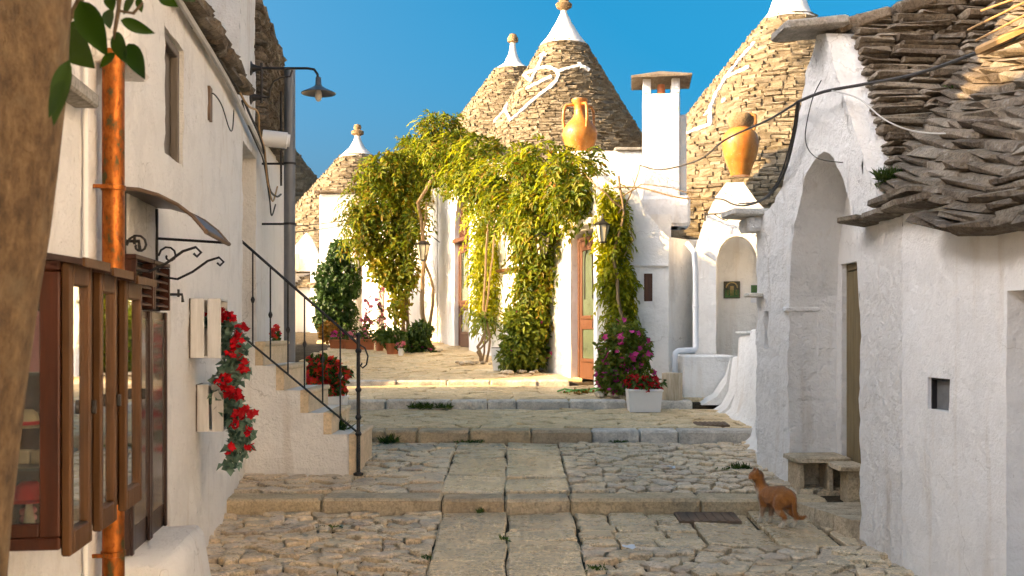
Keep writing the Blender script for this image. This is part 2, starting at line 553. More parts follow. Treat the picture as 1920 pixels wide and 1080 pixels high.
def glazed():
    m, nt, bs, out = mat_new('glazed_amphora')
    v = coords(nt)
    n = noise_n(nt, v, 5, 6, .65)
    n2 = noise_n(nt, coords(nt, (3, 3, .6)), 4, 6, .7)
    n3 = noise_n(nt, v, 26, 5, .7)
    c = ramp(nt, n, [(.3, (.30, .085, .012)), (.5, (.46, .16, .022)), (.72, (.50, .22, .05))])
    c = mix(nt, c, (.20, .11, .045), ramp(nt, n2, [(.52, (0, 0, 0)), (.68, (.75, .75, .75))]))
    c = mix(nt, c, (.52, .42, .28), ramp(nt, n3, [(.60, (0, 0, 0)), (.70, (.6, .6, .6))]))
    nt.links.new(c, bs.inputs['Base Color'])
    nt.links.new(ramp(nt, n3, [(.4, (.28,) * 3), (.65, (.75,) * 3)]), bs.inputs['Roughness'])
    bump(nt, bs, n3, .35, .012)
    return m
M['amphora'] = glazed()

# ------------------------------------------------------------------ street
STEPS = [8.44, 11.22, 12.98, 14.74]
TZ = [(-99, 6.7, 0.0), (8.44, 8.44, .2035), (11.22, 11.22, .484), (12.98, 12.98, .682), (14.74, 14.74, .84)]
def gz(Y, eps=1e-6):
    k = 0
    for i, s in enumerate(STEPS):
        if Y >= s - eps: k = i + 1
    return TZ[k][2] + .06 * (max(Y, 0) - TZ[k][1])
def LX(Y): return -1.254 - .118 * Y           # left house front
def RX(Y): return 2.477 - .07 * (Y - 7.6)     # right house front

mb = MB()
ys = [-6, -2, 0, 4, 6, 8.44]
prof = [(y, gz(y, -1e-5) - .035) for y in ys]
for i, s in enumerate(STEPS):
    e = STEPS[i+1] if i < 3 else 18
    prof += [(s + .10, gz(s, -1e-5) - .12 if False else TZ[i][2] + .06*(s-TZ[i][1]) - .035), (s + .12, gz(s) - .035), (e, gz(e, -1e-5) - .035)]
prof += [(24, gz(24) - .035), (40, gz(40) - .035), (90, gz(60) - .035)]
pv = []
for (y, z) in prof:
    for x in (-9, -3, 0, 3, 9): pv.append((x, y, z))
pf = []
for i in range(len(prof) - 1):
    for k in range(4): pf.append((i*5+k, i*5+k+1, (i+1)*5+k+1, (i+1)*5+k))
mb.add(pv, pf)
street = tag(mb.build('street', M['earth']), 'stepped limestone street climbing between the white houses', None, None, 'structure')
mb = MB()
mb.add([(-900, -900, -.75), (900, -900, -.75), (900, 900, -.75), (-900, 900, -.75)], [(0, 1, 2, 3)])
tag(mb.build('ground', M['upper']), 'dry stony ground around the village', None, None, 'structure')

def clip(poly, a, b, c):
    """keep a*x+b*y<=c"""
    out = []
    n = len(poly)
    for i in range(n):
        p, q = poly[i], poly[(i+1) % n]
        dp, dq = a*p[0]+b*p[1]-c, a*q[0]+b*q[1]-c
        if dp <= 0: out.append(p)
        if (dp < 0 < dq) or (dq < 0 < dp):
            t = dp / (dp - dq)
            out.append((p[0]+(q[0]-p[0])*t, p[1]+(q[1]-p[1])*t))
    return out

def voronoi(x0, x1, y0, y1, sx, sy, jit=.85):
    nx = max(1, round((x1-x0)/sx)); ny = max(1, round((y1-y0)/sy))
    sx = (x1-x0)/nx; sy = (y1-y0)/ny
    S = {}
    for j in range(ny):
        for i in range(nx):
            S[(i, j)] = (x0+(i+.5+rnd(-.5, .5)*jit+(.25 if j % 2 else -.25))*sx, y0+(j+.5+rnd(-.5, .5)*jit)*sy)
    cells = []
    for (i, j), s in S.items():
        poly = [(x0, y0), (x1, y0), (x1, y1), (x0, y1)]
        for dj in (-2, -1, 0, 1, 2):
            for di in (-2, -1, 0, 1, 2):
                if di == dj == 0: continue
                t = S.get((i+di, j+dj))
                if t is None: continue
                a, b = (t[0]-s[0])/sx/sx, (t[1]-s[1])/sy/sy
                mx, my = (t[0]+s[0])/2, (t[1]+s[1])/2
                poly = clip(poly, a, b, a*mx+b*my)
                if len(poly) < 3: break
            if len(poly) < 3: break
        if len(poly) >= 3: cells.append(poly)
    return cells

def area(p):
    return abs(sum(p[i][0]*p[(i+1) % len(p)][1]-p[(i+1) % len(p)][0]*p[i][1] for i in range(len(p))))/2

def inset(poly, d):
    cx = sum(p[0] for p in poly)/len(poly); cy = sum(p[1] for p in poly)/len(poly)
    out = []
    for p in poly:
        v = Vector((p[0]-cx, p[1]-cy)); l = v.length
        k = max(.3, 1 - d*1.25/max(l, 1e-4))
        out.append((cx+v.x*k, cy+v.y*k))
    return out

def pave(poly, joint, h, rag=.0):
    """one worn flagstone: skirt, rounded shoulder, slightly uneven top"""
    p0 = inset(poly, joint)
    q = []
    n = len(p0)
    for i in range(n):
        a, b = p0[i], p0[(i+1) % n]
        q.append((a[0]+rnd(-rag, rag), a[1]+rnd(-rag, rag)))
        if math.hypot(a[0]-b[0], a[1]-b[1]) > .09:
            q.append(((a[0]+b[0])/2+rnd(-rag, rag), (a[1]+b[1])/2+rnd(-rag, rag)))
    if area(q) < .0008: return None
    n = len(q)
    q2 = inset(q, .014)
    cx = sum(p[0] for p in q)/n; cy = sum(p[1] for p in q)/n
    tx, ty = rnd(-.06, .06), rnd(-.06, .06)
    def z(p, k): return gz(p[1]) + h + k + (p[0]-cx)*tx + (p[1]-cy)*ty
    vs = [(p[0], p[1], gz(p[1])-.05) for p in q] + [(p[0], p[1], z(p, -.009)) for p in q] + [(p[0], p[1], z(p, rnd(-.002, .002))) for p in q2]
    fs = []
    for r in (0, n):
        for i in range(n):
            k = (i+1) % n
            fs.append((r+i, r+k, r+n+k, r+n+i))
    fs.append(tuple(range(2*n, 3*n)))
    ar = sum(q[i][0]*q[(i+1) % n][1]-q[(i+1) % n][0]*q[i][1] for i in range(n))
    if ar < 0: fs = [f[::-1] for f in fs]
    return vs, fs, area(q)/max(cy, 1)**2, cx, cy

stones = []      # (score, verts, faces, material key)
def lay(cells, joint, hr, mk, rag):
    for c in cells:
        if any(True for p in c if (p[0] < LX(p[1])-.25 or (p[1] < 10.3 and p[0] > RX(p[1])+.9))): continue
        r = pave(c, joint*rnd(.6, 1.4), rnd(*hr), rag)
        if r: stones.append((r[2], r[0], r[1], mk))
def split_rows(x0, x1, y0, y1, lmin, lmax, across=1, wob=.012):
    cells = []; y = y0
    while y < y1 - .05:
        e = y + rnd(lmin, lmax)
        if y1 - e < lmin * .6: e = y1
        xs = [x0 + (x1-x0)*k/across for k in range(across+1)]
        xs = [xs[0]] + [x + rnd(-.05, .05) for x in xs[1:-1]] + [xs[-1]]
        for k in range(across):
            a, b = xs[k], xs[k+1]
            cells.append([(a+rnd(-wob, wob), y+rnd(-wob, wob)), (b+rnd(-wob, wob), y+rnd(-wob, wob)), (b+rnd(-wob, wob), e+rnd(-wob, wob)), (a+rnd(-wob, wob), e+rnd(-wob, wob))])
        y = e
    return cells
# lowest landing
lay(voronoi(-2.75, -.55, 5.6, 8.42, .145, .105, .95), .0065, (-.020, .018), 'paving', .014)
lay(split_rows(-.548, -.036, 5.6, 8.42, .26, .6), .004, (-.006, .006), 'slab', .010)
lay(split_rows(-.034, .470, 5.6, 8.42, .26, .6), .004, (-.004, .006), 'slab', .008)
lay(voronoi(.475, 3.1, 5.6, 7.42, .155, .12, .95), .0065, (-.020, .018), 'paving', .014)
lay(split_rows(.49, 1.36, 7.44, 8.42, .14, .22, 3), .009, (-.006, .006), 'slab', .006)
lay(split_rows(1.38, 2.3, 7.44, 8.42, .33, .5, 2), .006, (-.004, .003), 'slab', .004)
lay(voronoi(2.32, 3.1, 7.44, 8.42, .2, .2), .007, (-.006, .006), 'paving', .008)
# second landing
lay(voronoi(-2.95, -.58, 8.76, 11.2, .22, .15, .95), .007, (-.014, .014), 'paving', .012)
lay(split_rows(-.575, -.056, 8.76, 11.2, .3, .65), .005, (-.006, .006), 'slab', .010)
lay(split_rows(-.054, .480, 8.76, 11.2, .3, .65), .005, (-.004, .006), 'slab', .008)
lay(voronoi(.485, 3.0, 8.76, 11.2, .15, .12, .95), .008, (-.018, .016), 'paving', .012)
# upper landings
lay(voronoi(-2.9, 3.4, 11.5, 12.96, .34, .22), .005, (-.006, .006), 'upper', .010)
lay(voronoi(-3.0, 3.6, 13.24, 14.72, .34, .24), .005, (-.006, .006), 'upper', .010)
lay(voronoi(-4.2, 1.0, 15.0, 19.5, .36, .30), .005, (-.006, .006), 'upper', .010)
lay(voronoi(-6.5, -.6, 19.5, 25, .45, .42), .005, (-.006, .006), 'upper', .010)
stones.sort(key=lambda s: -s[0])
for i, (sc, vs, fs, mk) in enumerate(stones[:300]):
    mb = MB(); mb.add(vs, fs)
    mb.build('paving_stone', M[mk], street)
rest = {}
for (sc, vs, fs, mk) in stones[300:]:
    rest.setdefault(mk, MB()).add(vs, fs)
for mk, mb in rest.items():
    tag(mb.build('small_paving', M[mk], street), kind='stuff')

def kerb_row(Y, zt, zb, spans, dep=.30):
    for (a, b, mk) in spans:
        mb = MB()
        vs, fs = chamfer_box(.018/(b-a), .06, .12)
        vv = []
        for p in vs:
            vv.append((a+.004+(b-a-.008)*(p[0]+.5)+rnd(-.004, .004), Y+dep*(p[1]+.5)+rnd(-.006, .006)+.012*math.sin(a*3.1), zb+(zt-zb)*(p[2]+.5)+rnd(-.005, .005)))
        mb.add(vv, fs)
        mb.build('kerb_stone', M[mk], street)
def spans(xs, mk): return [(xs[i], xs[i+1], mk if isinstance(mk, str) else mk(xs[i])) for i in range(len(xs)-1)]
kerb_row(8.44, .209, .03, spans([-2.45, -1.52, -.56, -.06, .46, 1.5, 2.5], 'kerb'))
wk = lambda x: 'kerb_white' if x > .2 else 'kerb'
kerb_row(11.22, .49, .30, spans([-1.9, -1.35, -1.0, -.45, .2, .85, 1.35, 1.75, 2.6], wk))
kerb_row(12.98, .69, .52, spans([-2.1, -1.55, -1.2, -.75, -.3, .05, .7, 1.4, 2.2], 'kerb_white'), .26)
kerb_row(14.74, .852, .70, spans([-2.4, -1.6, -.9, -.3, .35, .8], 'kerb_white'), .26)

# ------------------------------------------------------------------ walls
def wall(fr, us, iv, thick, amp=.012, freq=2.2, res=.12, dmax=.25, base=0.0):
    """masonry wall: iv(u) -> solid (low, high) spans; openings get real reveals"""
    mb = MB()
    us = sorted(set(round(u, 5) for u in us))
    full = []
    for a, b in zip(us[:-1], us[1:]):
        n = max(1, int(math.ceil((b-a)/dmax)))
        full += [a+(b-a)*k/n for k in range(n)]
    full.append(us[-1])
    def disp(q):
        f = noise.noise(q*freq)*.6+noise.noise(q*freq*2.7)*.45+noise.noise(q*freq*6.1)*.4
        return amp*f
    def pt(u, d, v):
        q = fr.p(u, d, v)
        if d == 0 and amp > 0:
            k = disp(q)
            q = q + Vector((fr.n.x, fr.n.y, 0))*(k + base*max(0, 1-(v-zmin)/.35)**2)
        return q
    e = 1e-4
    zmin = min(a for u in us for (a, b) in iv(min(max(u, us[0]+e), us[-1]-e)))
    for a, b in zip(full[:-1], full[1:]):
        A, B = iv(a+e), iv(b-e)
        if len(A) != len(B): A = B = iv((a+b)/2)
        for (l0, h0), (l1, h1) in zip(A, B):
            lo, hi = max(l0, l1), min(h0, h1)
            g = [k*res for k in range(int(math.ceil((lo+.02)/res)), int(math.floor((hi-.02)/res))+1)]
            L = [l0]+g+[h0]; Rr = [l1]+g+[h1]
            for d, flip in ((0, False), (-thick, True)):
                LL, RR = (L, Rr) if d == 0 else ([l0, h0], [l1, h1])
                vs = [pt(a, d, v) for v in LL]+[pt(b, d, v) for v in RR]
                n = len(LL)
                fs = [(i, n+i, n+i+1, i+1) for i in range(n-1)]
                mb.add(vs, fs)
            mb.add([pt(a, 0, l0), pt(b, 0, l1), pt(b, -thick, l1), pt(a, -thick, l0)], [(0, 1, 2, 3)])
            mb.add([pt(a, 0, h0), pt(b, 0, h1), pt(b, -thick, h1), pt(a, -thick, h0)], [(3, 2, 1, 0)])
    for i, u in enumerate(full):
        A = iv(u-e) if i > 0 else []
        B = iv(u+e) if i < len(full)-1 else []
        br = sorted(set(round(x, 4) for s in A+B for x in s))
        for z0, z1 in zip(br[:-1], br[1:]):
            if z1-z0 < .004: continue
            m = (z0+z1)/2
            ia = any(l <= m <= h for l, h in A); ib = any(l <= m <= h for l, h in B)
            if ia != ib:
                n = max(1, int((z1-z0)/res))
                for k in range(n):
                    a, b = z0+(z1-z0)*k/n, z0+(z1-z0)*(k+1)/n
                    mb.add([pt(u, 0, a), pt(u, -thick, a), pt(u, -thick, b), pt(u, 0, b)], [(0, 1, 2, 3)])
    return mb

def cut(lo, hi, holes):
    """spans of a solid column with rectangular or arched holes"""
    def f(u):
        l = lo(u) if callable(lo) else lo
        h = hi(u) if callable(hi) else hi
        sp = [(l, h)]
        for (a, b, z0, z1) in holes:
            if a < u < b:
                t = z1(u) if callable(z1) else z1
                new = []
                for (x, y) in sp:
                    if t <= x or z0 >= y: new.append((x, y)); continue
                    if z0 > x+.01: new.append((x, z0))
                    if t < y-.01: new.append((t, y))
                sp = new
        return sp
    return f
def arch(a, b, spring, rise, power=2.0):
    c = (a+b)/2; w = (b-a)/2
    return lambda u: spring+rise*(max(0, 1-abs((u-c)/w)**power))**(1/power)
def fine(a, b, n): return [a+(b-a)*k/n for k in range(n+1)]

# ------------------------------------------------------------------ dry stone roofs
VAR = []
for k in range(7):
    vs, fs = chamfer_box(.05, .12, .22)
    j = [rnd(-.09, .09) for _ in range(24)]
    vv = []
    cs = {}
    for p in vs:
        key = (p[0] > 0, p[1] > 0, p[2] > 0)
        if key not in cs: cs[key] = (rnd(-.05, .05), rnd(-.10, .10), rnd(-.10, .10))
        o = cs[key]
        vv.append((p[0]+o[0], p[1]+o[1], p[2]+o[2]))
    VAR.append((vv, fs))
SIMP = []
for k in range(7):
    vv = [(x+rnd(-.04, .04), y+rnd(-.12, .12), z+rnd(-.12, .12)) for z in (-.5, .5) for (x, y) in ((-.5, -.5), (.5, -.5), (.5, .5), (-.5, .5))]
    SIMP.append((vv, [(0,3,2,1),(4,5,6,7),(0,1,5,4),(1,2,6,5),(2,3,7,6),(3,0,4,7)]))

def stones_on(items, parent, mat, nparts=300, name='stone', simple_rest=True):
    """items: (score, Matrix). The best seen become parts, the rest one mass."""
    items.sort(key=lambda t: -t[0])
    key = mat.name
    mesh = []
    for i, (vv, fs) in enumerate(VAR):
        me = bpy.data.meshes.get('roof_slab_%s_%d' % (key, i))
        if me is None:
            me = bpy.data.meshes.new('roof_slab_%s_%d' % (key, i))
            me.from_pydata(vv, [], fs); me.materials.append(mat); me.update()
        mesh.append(me)
    for sc, mx in items[:nparts]:
        obj(name, random.choice(mesh), mat, parent, mx)
    if len(items) > nparts:
        V = []; Fs = []; b = 0
        for sc, mx in items[nparts:]:
            vv, fs = random.choice(SIMP if simple_rest else VAR)
            for p in vv: V.append((mx @ Vector(p)).to_tuple())
            Fs += [tuple(i+b for i in f) for f in fs]
            b += len(vv)
        me = bpy.data.meshes.new('stone_mass'); me.from_pydata(V, [], Fs); me.update()
        tag(obj('stone_mass', me, mat, parent), kind='stuff')

CAMP = Vector((0, 0, H))
def slab_matrix(c, xdir, ydir, size):
    x = Vector(xdir).normalized(); y = Vector(ydir).normalized()
    z = x.cross(y).normalized()
    m = Matrix(((x.x, y.x, z.x, c[0]), (x.y, y.y, z.y, c[1]), (x.z, y.z, z.z, c[2]), (0, 0, 0, 1)))
    return m @ Matrix.Diagonal((size[0], size[1], size[2], 1))

def cone_items(cx, cy, z0, z1, rf, dh, sl, dep, wob=.015, keep=None):
    items = []
    z = z0
    while z < z1:
        h = dh*rnd(.85, 1.15)
        r = rf(z)
        n = max(7, int(2*pi*r/(sl*rnd(.9, 1.1))))
        cutp = sorted((k+rnd(-.35, .35))/n for k in range(n))
        for k in range(n):
            a0 = cutp[k]; a1 = cutp[(k+1) % n]+(1 if k == n-1 else 0)
            am = (a0+a1)*pi
            L = (a1-a0)*2*pi*r
            rad = r-dep/2+rnd(-wob, wob)*1.6
            nrm = Vector((math.cos(am), math.sin(am), rnd(-.22, -.05)))
            tan = Vector((-math.sin(am), math.cos(am), rnd(-.03, .03)))
            c = Vector((cx+rad*math.cos(am), cy+rad*math.sin(am), z+h/2+rnd(-.006, .006)))
            if keep and not keep(c): continue
            to = CAMP-c
            face = Vector((math.cos(am), math.sin(am), .4)).normalized().dot(to.normalized())
            items.append((face*L/to.length if face > .1 else face-1, slab_matrix(c, tan, nrm, (L*.985, dep, h*.93))))
        z += h
    return items

def cone_core(cx, cy, z0, z1, rf, off, parent, mat, n=40):
    mb = MB()
    prof = []
    m = 12
    for i in range(m+1):
        z = z0+(z1-z0)*i/m
        prof.append((max(.02, rf(z)-off), z))
    mb.lathe(prof, (cx, cy, 0), n)
    return mb.build('core', mat, parent, 40)

def on_surface(px, py, cx, cy, rf, off=0.0):
    d = Vector(((px-960)/F, 1, (HY-py)/F))
    t = max(1.0, math.hypot(cx, cy)-6)
    best = None
    for i in range(900):
        q = CAMP+d*t
        g = math.hypot(q.x-cx, q.y-cy)-(rf(q.z)+off)
        if best is None or g < best[0]: best = (g, t)
        if g <= 0: return q
        t += .02
    return CAMP+d*best[1]

def painted(strokes, cx, cy, rf, parent, mat, w=.10, off=.03):
    mb = MB()
    for st in strokes:
        pts = []
        for a, b in zip(st[:-1], st[1:]):
            n = max(2, int(math.hypot(a[0]-b[0], a[1]-b[1])/4))
            for k in range(n): pts.append((a[0]+(b[0]-a[0])*k/n, a[1]+(b[1]-a[1])*k/n))
        pts.append(st[-1])
        q = [on_surface(x, y, cx, cy, rf, off) for x, y in pts]
        vs = []
        for i, p in enumerate(q):
            t = (q[min(i+1, len(q)-1)]-q[max(i-1, 0)]).normalized()
            n = Vector((p.x-cx, p.y-cy, .55*math.hypot(p.x-cx, p.y-cy))).normalized()
            s = t.cross(n).normalized()
            ww = w*.5*rnd(.75, 1.25)
            for sd in (-1, 1):
                vs.append(p+s*sd*ww+n*rnd(-.008, .012))
            for sd in (-1, 1):
                vs.append(p+s*sd*ww-n*.09)
        fs = []
        for i in range(len(q)-1):
            a, b = i*4, (i+1)*4
            fs += [(a, a+1, b+1, b), (a, b, b+2, a+2), (a+1, a+3, b+3, b+1)]
        mb.add(vs, fs)
    return mb.build('painted_symbol', mat, parent)

def simple_door(fr, u0, u1, z0, z1, d, parent, mat, kind='panel', handle=True, name='door'):
    mb = MB()
    t = .045
    mb.box(u0, u1, d, d+t, z0, z1, .006, fr)
    dr = mb.build(name, mat, parent)
    w = u1-u0
    fb = MB()
    for (a, b, c, e) in ((u0-.06, u0-.002, z0, z1+.06), (u1+.002, u1+.06, z0, z1+.06), (u0, u1, z1+.003, z1+.06)):
        fb.box(a, b, d-.03, d+t+.012, c, e, .006, fr)
    fb.build('frame', mat, dr)
    if kind == 'glazed':
        rails = MB()
        zt0, zt1 = z0+.46*(z1-z0), z0+.93*(z1-z0)
        zb0, zb1 = z0+.15*(z1-z0), z0+.36*(z1-z0)
        for (a, b) in ((zt0, zt1), (zb0, zb1)):
            g = MB(); g.box(u0+.2*w, u1-.2*w, d+t+.001, d+t+.008, a, b, 0, fr)
            g.build('pane', M['leaded'], dr)
            for (x0, x1, y0, y1) in ((u0+.14*w, u1-.14*w, a-.05, a), (u0+.14*w, u1-.14*w, b, b+.05), (u0+.14*w, u0+.2*w, a, b), (u1-.2*w, u1-.14*w, a, b)):
                rails.box(x0, x1, d+t, d+t+.024, y0, y1, .005, fr)
        rails.build('moulding', mat, dr)
        ar = MB()
        c = (u0+u1)/2; hw = .20*w
        pts = [fr.p(c-hw, d+t+.012, zt0+.25*(zt1-zt0))]+[fr.p(c+hw*math.cos(a), d+t+.012, zt1-.32*(zt1-zt0)*.5-.02+hw*1.0*math.sin(a)*1.3) for a in [pi-k*pi/8 for k in range(9)]]+[fr.p(c+hw, d+t+.012, zt0+.25*(zt1-zt0))]
        ar.tube(pts, .011, 5); ar.build('lead_arch', M['iron'], dr)
    if handle:
        hb = MB()
        zz = z0+.40*(z1-z0)
        hb.tube([fr.p(u0+.16*w, d+t, zz+.05), fr.p(u0+.16*w, d+t+.05, zz+.04), fr.p(u0+.16*w, d+t+.055, zz-.05), fr.p(u0+.16*w, d+t+.01, zz-.06)], .010, 6)
        hb.build('handle', M['iron'], dr)
    return dr

# ------------------------------------------------------------------ left house
FL = Fr((LX(0), 0), (-.118, 1))
def UL(Y): return Y/FL.u.y
def lpt(Y, d, z): return FL.p(UL(Y), d, z)
EAVE = 3.5
LH = thing('house', 'long white plastered house on the left with stone eaves and a stepped side door', 'house', lpt(7, 0, gz(7)))
def lhi(u):
    Y = u*FL.u.y
    if Y < 8.85: return EAVE
    if Y < 9.75: return EAVE+(Y-8.85)/.9*2.4
    if Y < 9.95: return 5.9+(Y-9.75)*5
    if Y < 10.22: return 6.9
    if Y < 12.62: return EAVE+.02
    return 4.0
lholes = [(UL(6.05), UL(6.60), 2.55, 3.27), (UL(9.3), UL(10.3), 1.42, 3.2), (UL(4.02), UL(4.22), 2.52, 2.85)]
mb = wall(FL, [UL(y) for y in (1.2, 3, 4.02, 4.22, 5, 6.05, 6.6, 8.84, 8.86, 9.3, 9.75, 10.21, 10.23, 10.3, 12.61, 12.63, 13.2)], cut(lambda u: gz(u*FL.u.y)-.25, lhi, lholes), .42, .016, 3.2, .055, .055, .05)
mb.build('wall', M['wall_left'], LH, 55, .002)
mb = MB()   # body behind the front: end wall, back wall
mb.box(UL(13.18), UL(1.2), -5.2, -.40, -.6, 3.3, 0, FL)
mb.build('rear_wall', M['wall_left'], LH)
# window shutters
for (a, b, z0, z1) in ((6.07, 6.58, 2.56, 3.26), (4.03, 4.21, 2.53, 2.84)):
    mb = MB(); mb.box(UL(a), UL(b), -.11, -.07, z0, z1, 0, FL)
    w = mb.build('window', M['wood_grey'], LH)
    fb = MB()
    fb.box(UL(b)-.05, UL(b)-.004, -.068, -.02, z0, z1, .005, FL)
    fb.box(UL(a)+.004, UL(b)-.052, -.068, -.02, z1-.05, z1, .005, FL)
    fb.box(UL(a)+.3*(b-a), UL(a)+.3*(b-a)+.02, -.068, -.05, z0, z1-.052, 0, FL)
    fb.build('frame', M['wood_grey'], w)
mb = MB(); mb.box(UL(3.92), UL(4.32), -.05, .09, 2.44, 2.50, .01, FL); mb.build('sill', M['flag'], LH)
# inner door of the stepped entrance
simple_door(FL, UL(9.36), UL(10.26), 1.42, 3.14, -.36, LH, M['wood_grey'], 'panel', False)
# roof
roofA = MB()
RA = 1/math.tan(R(62))
roofA.add([FL.p(UL(1), .08, EAVE), FL.p(UL(8.85), .08, EAVE), FL.p(UL(9.9), -2.0, 7.4), FL.p(UL(5.95), -2.0, 7.4), FL.p(UL(5.35), -1.0, 5.3), FL.p(UL(1), -1.0, 5.25),  # ridge out of view, raised to cast shade on the right gable
           FL.p(UL(1), -5.2, 3.3), FL.p(UL(9.7), -5.2, 3.3), FL.p(UL(5.3), -5.2, 3.3)],
          [(0, 1, 2, 3, 4, 5), (5, 4, 3, 8, 6), (3, 2, 7, 8)])
rA = roofA.build('roof', M['roof_base'], LH)
items = []
z = EAVE
while z < 5.7:
    h = rnd(.07, .11)
    Y = 4.3
    ye = 8.86+(z-EAVE)*.36
    while Y < ye-.03:
        L = min(rnd(.2, .5), ye-Y)
        c = FL.p(UL(Y+L/2), .12-(z-EAVE)*RA*1.05-.15+rnd(-.03, .03), z+h/2)
        items.append((1/(c-CAMP).length, slab_matrix(c, (FL.u.x, FL.u.y, rnd(-.02, .02)), (FL.n.x, FL.n.y, rnd(-.2, -.05)), (L*.98, .34, h*.94))))
        Y += L
    z += h
stones_on(items, rA, M['roof_grey'], 300)
rB = MB()
rB.add([FL.p(UL(10.2), -.08, EAVE), FL.p(UL(12.6), -.08, EAVE), FL.p(UL(12.6), -.20, 4.75), FL.p(UL(10.2), -.20, 4.75), FL.p(UL(10.2), -5.2, 3.3), FL.p(UL(12.6), -5.2, 3.3)], [(0, 1, 2, 3), (3, 2, 5, 4), (1, 5, 2)])
rB = rB.build('roof', M['roof_base'], LH)
items = []
z = EAVE
while z < 4.75:
    h = rnd(.055, .085); Y = 10.22
    ye = 12.6
    while Y < ye-.03:
        L = min(rnd(.2, .45), ye-Y)
        c = FL.p(UL(Y+L/2), .10-(z-EAVE)*.06-.11+rnd(-.02, .02), z+h/2)
        items.append((1/(c-CAMP).length, slab_matrix(c, (FL.u.x, FL.u.y, rnd(-.02, .02)), (FL.n.x, FL.n.y, rnd(-.15, 0)), (L*.98, .28, h*.94))))
        Y += L
    z += h
stones_on(items, rB, M['roof_grey'], 300)
# iron hooks
for (px, py) in ((318, 552), (232, 452)):
    Y = 1.254/((960-px)/F-.118)
    q = P(px, py, Y)
    mb = MB()
    mb.tube([lpt(Y, -.02, q.z), lpt(Y, .07, q.z), lpt(Y, .075, q.z-.045)], .009, 6)
    mb.tube([lpt(Y, .05, q.z+.03), lpt(Y, .05, q.z-.015)], .007, 6)
    mb.build('iron_hook', M['iron'], LH, 40)

# outside stairs
ST = thing('staircase', 'white plastered outside stair rising to the door of the left house', 'stairs', (-1.75, 9.9, gz(9.9)))
def stair_top(x):
    for xe, zt in ((-2.22, 1.44), (-2.03, 1.23), (-1.81, 1.01), (-1.60, .81), (-1.385, .62)):
        if x < xe: return zt
    return .62
SY0, SY1 = 9.46, 10.45
xe = [-2.95, -2.215, -2.03, -1.815, -1.61, -1.385]
zt = [1.44, 1.23, 1.01, .81, .62]
mb = MB()
zb = gz(9.5)-.3
pr = [(xe[0], zb)]
for i in range(5): pr += [(xe[i]+(0 if i == 0 else .0), zt[i]), (xe[i+1], zt[i])]
pr.append((xe[5], zb))
FT = Fr((0, SY0), (1, 0))
def sth(u):
    for i in range(5):
        if u <= xe[i+1]: return zt[i]
    return zt[4]
mb = wall(FT, xe, lambda u: [(zb, sth(u))], SY1-SY0, .012, 3, .1, .1)
mb.build('flight', M['wall_left'], ST, 50, .001)
for i in range(1, 6):
    mb = MB()
    zlow = zt[i] if i < 5 else gz(9.6)-.05
    x = xe[i]
    zT = zt[i-1]
    prof = [(x-.06, zT+.003), (x+.022, zT+.003), (x+.034, zT-.012), (x+.03, zT-.03), (x+.012, zT-.045), (x+.010, zlow+.002), (x-.06, zlow+.002)]
    n = len(prof)
    vs = [(p[0], SY0-.014, p[1]) for p in prof]+[(p[0], SY1+.01, p[1]) for p in prof]
    fs = [tuple(range(n)), tuple(range(2*n-1, n-1, -1))]+[(k, n+k, n+(k+1) % n, (k+1) % n) for k in range(n)]
    mb.add(vs, fs)
    mb.build('tread', M['nosing'], ST, None, .0005)
# railing
RL = thing('railing', 'black wrought iron stair railing with slim knotted balusters', 'railing', (-1.39, 9.42, gz(9.42)))
RY = 9.42
mb = MB()
def collar(mb, p, r): mb.lathe([(.008, -.03), (r*.7, -.018), (r, 0), (r*.7, .018), (.008, .03)], p, 8)
pb, ptop = P(672, 880, RY), P(672, 632, RY)
pb.z = gz(RY)
mb.tube([pb, ptop], .017, 8)
for k in (.30, .42, .62, .9): collar(mb, pb.lerp(ptop, k), .03)
mb.lathe([(.045, 0), (.045, .02), (.018, .03)], pb, 10)
mb.lathe([(.017, 0), (.026, .015), (.018, .03), (.0, .045)], ptop, 8)
mb.build('newel_post', M['iron'], RL, 40)
t0, t1 = P(445, 445, RY), P(672, 645, RY)
b0, b1 = P(448, 625, RY), P(672, 812, RY)
mb = MB(); mb.tube([t0, t1], .013, 6); mb.build('handrail', M['iron'], RL, 40)
mb = MB(); mb.tube([b0, b1], .010, 6); mb.build('lower_rail', M['iron'], RL, 40)
for px in (474, 507, 540, 571, 605, 638):
    a = t0.lerp(t1, (px-445)/227); b = b0.lerp(b1, (px-448)/224)
    mb = MB(); mb.tube([a, b], .0075, 6); collar(mb, a.lerp(b, .52), .02)
    mb.build('baluster', M['iron'], RL, 40)
mb = MB()
mb.tube([P(672, 645, RY), P(684, 652, RY), P(690, 668, RY), P(687, 684, RY), P(680, 690, RY), P(676, 686, RY), P(679, 681, RY)], .008, 6)
mb.build('scroll', M['iron'], RL, 40)

# grey standpipe
mb = MB()
b = P(543, 730, 10.75)
mb.tube([(b.x, b.y, gz(10.75)-.1), (b.x, b.y, H+(HY-128)/F*10.75)], .058, 16)
GP = thing('drain_pole', 'tall grey metal pole standing behind the stair railing', 'pole', (b.x, b.y, gz(10.75)))
mb.build('shaft', M['pole'], GP, 40)
for zz in (H+(HY-307)/F*10.75, H+(HY-420)/F*10.75):
    mb = MB(); mb.lathe([(.060, -.012), (.064, -.01), (.064, .01), (.060, .012)], (b.x, b.y, zz), 16)
    mb.tube([(b.x-.06, b.y, zz), (LX(10.75)+.0, b.y, zz)], .012, 6)
    mb.build('clamp', M['iron'], GP, 40)
mb = MB()
mb.tube([(b.x-.085, b.y, 3.0), (b.x-.085, b.y, 3.95)], .012, 6)
mb.build('conduit', M['cable'], GP)

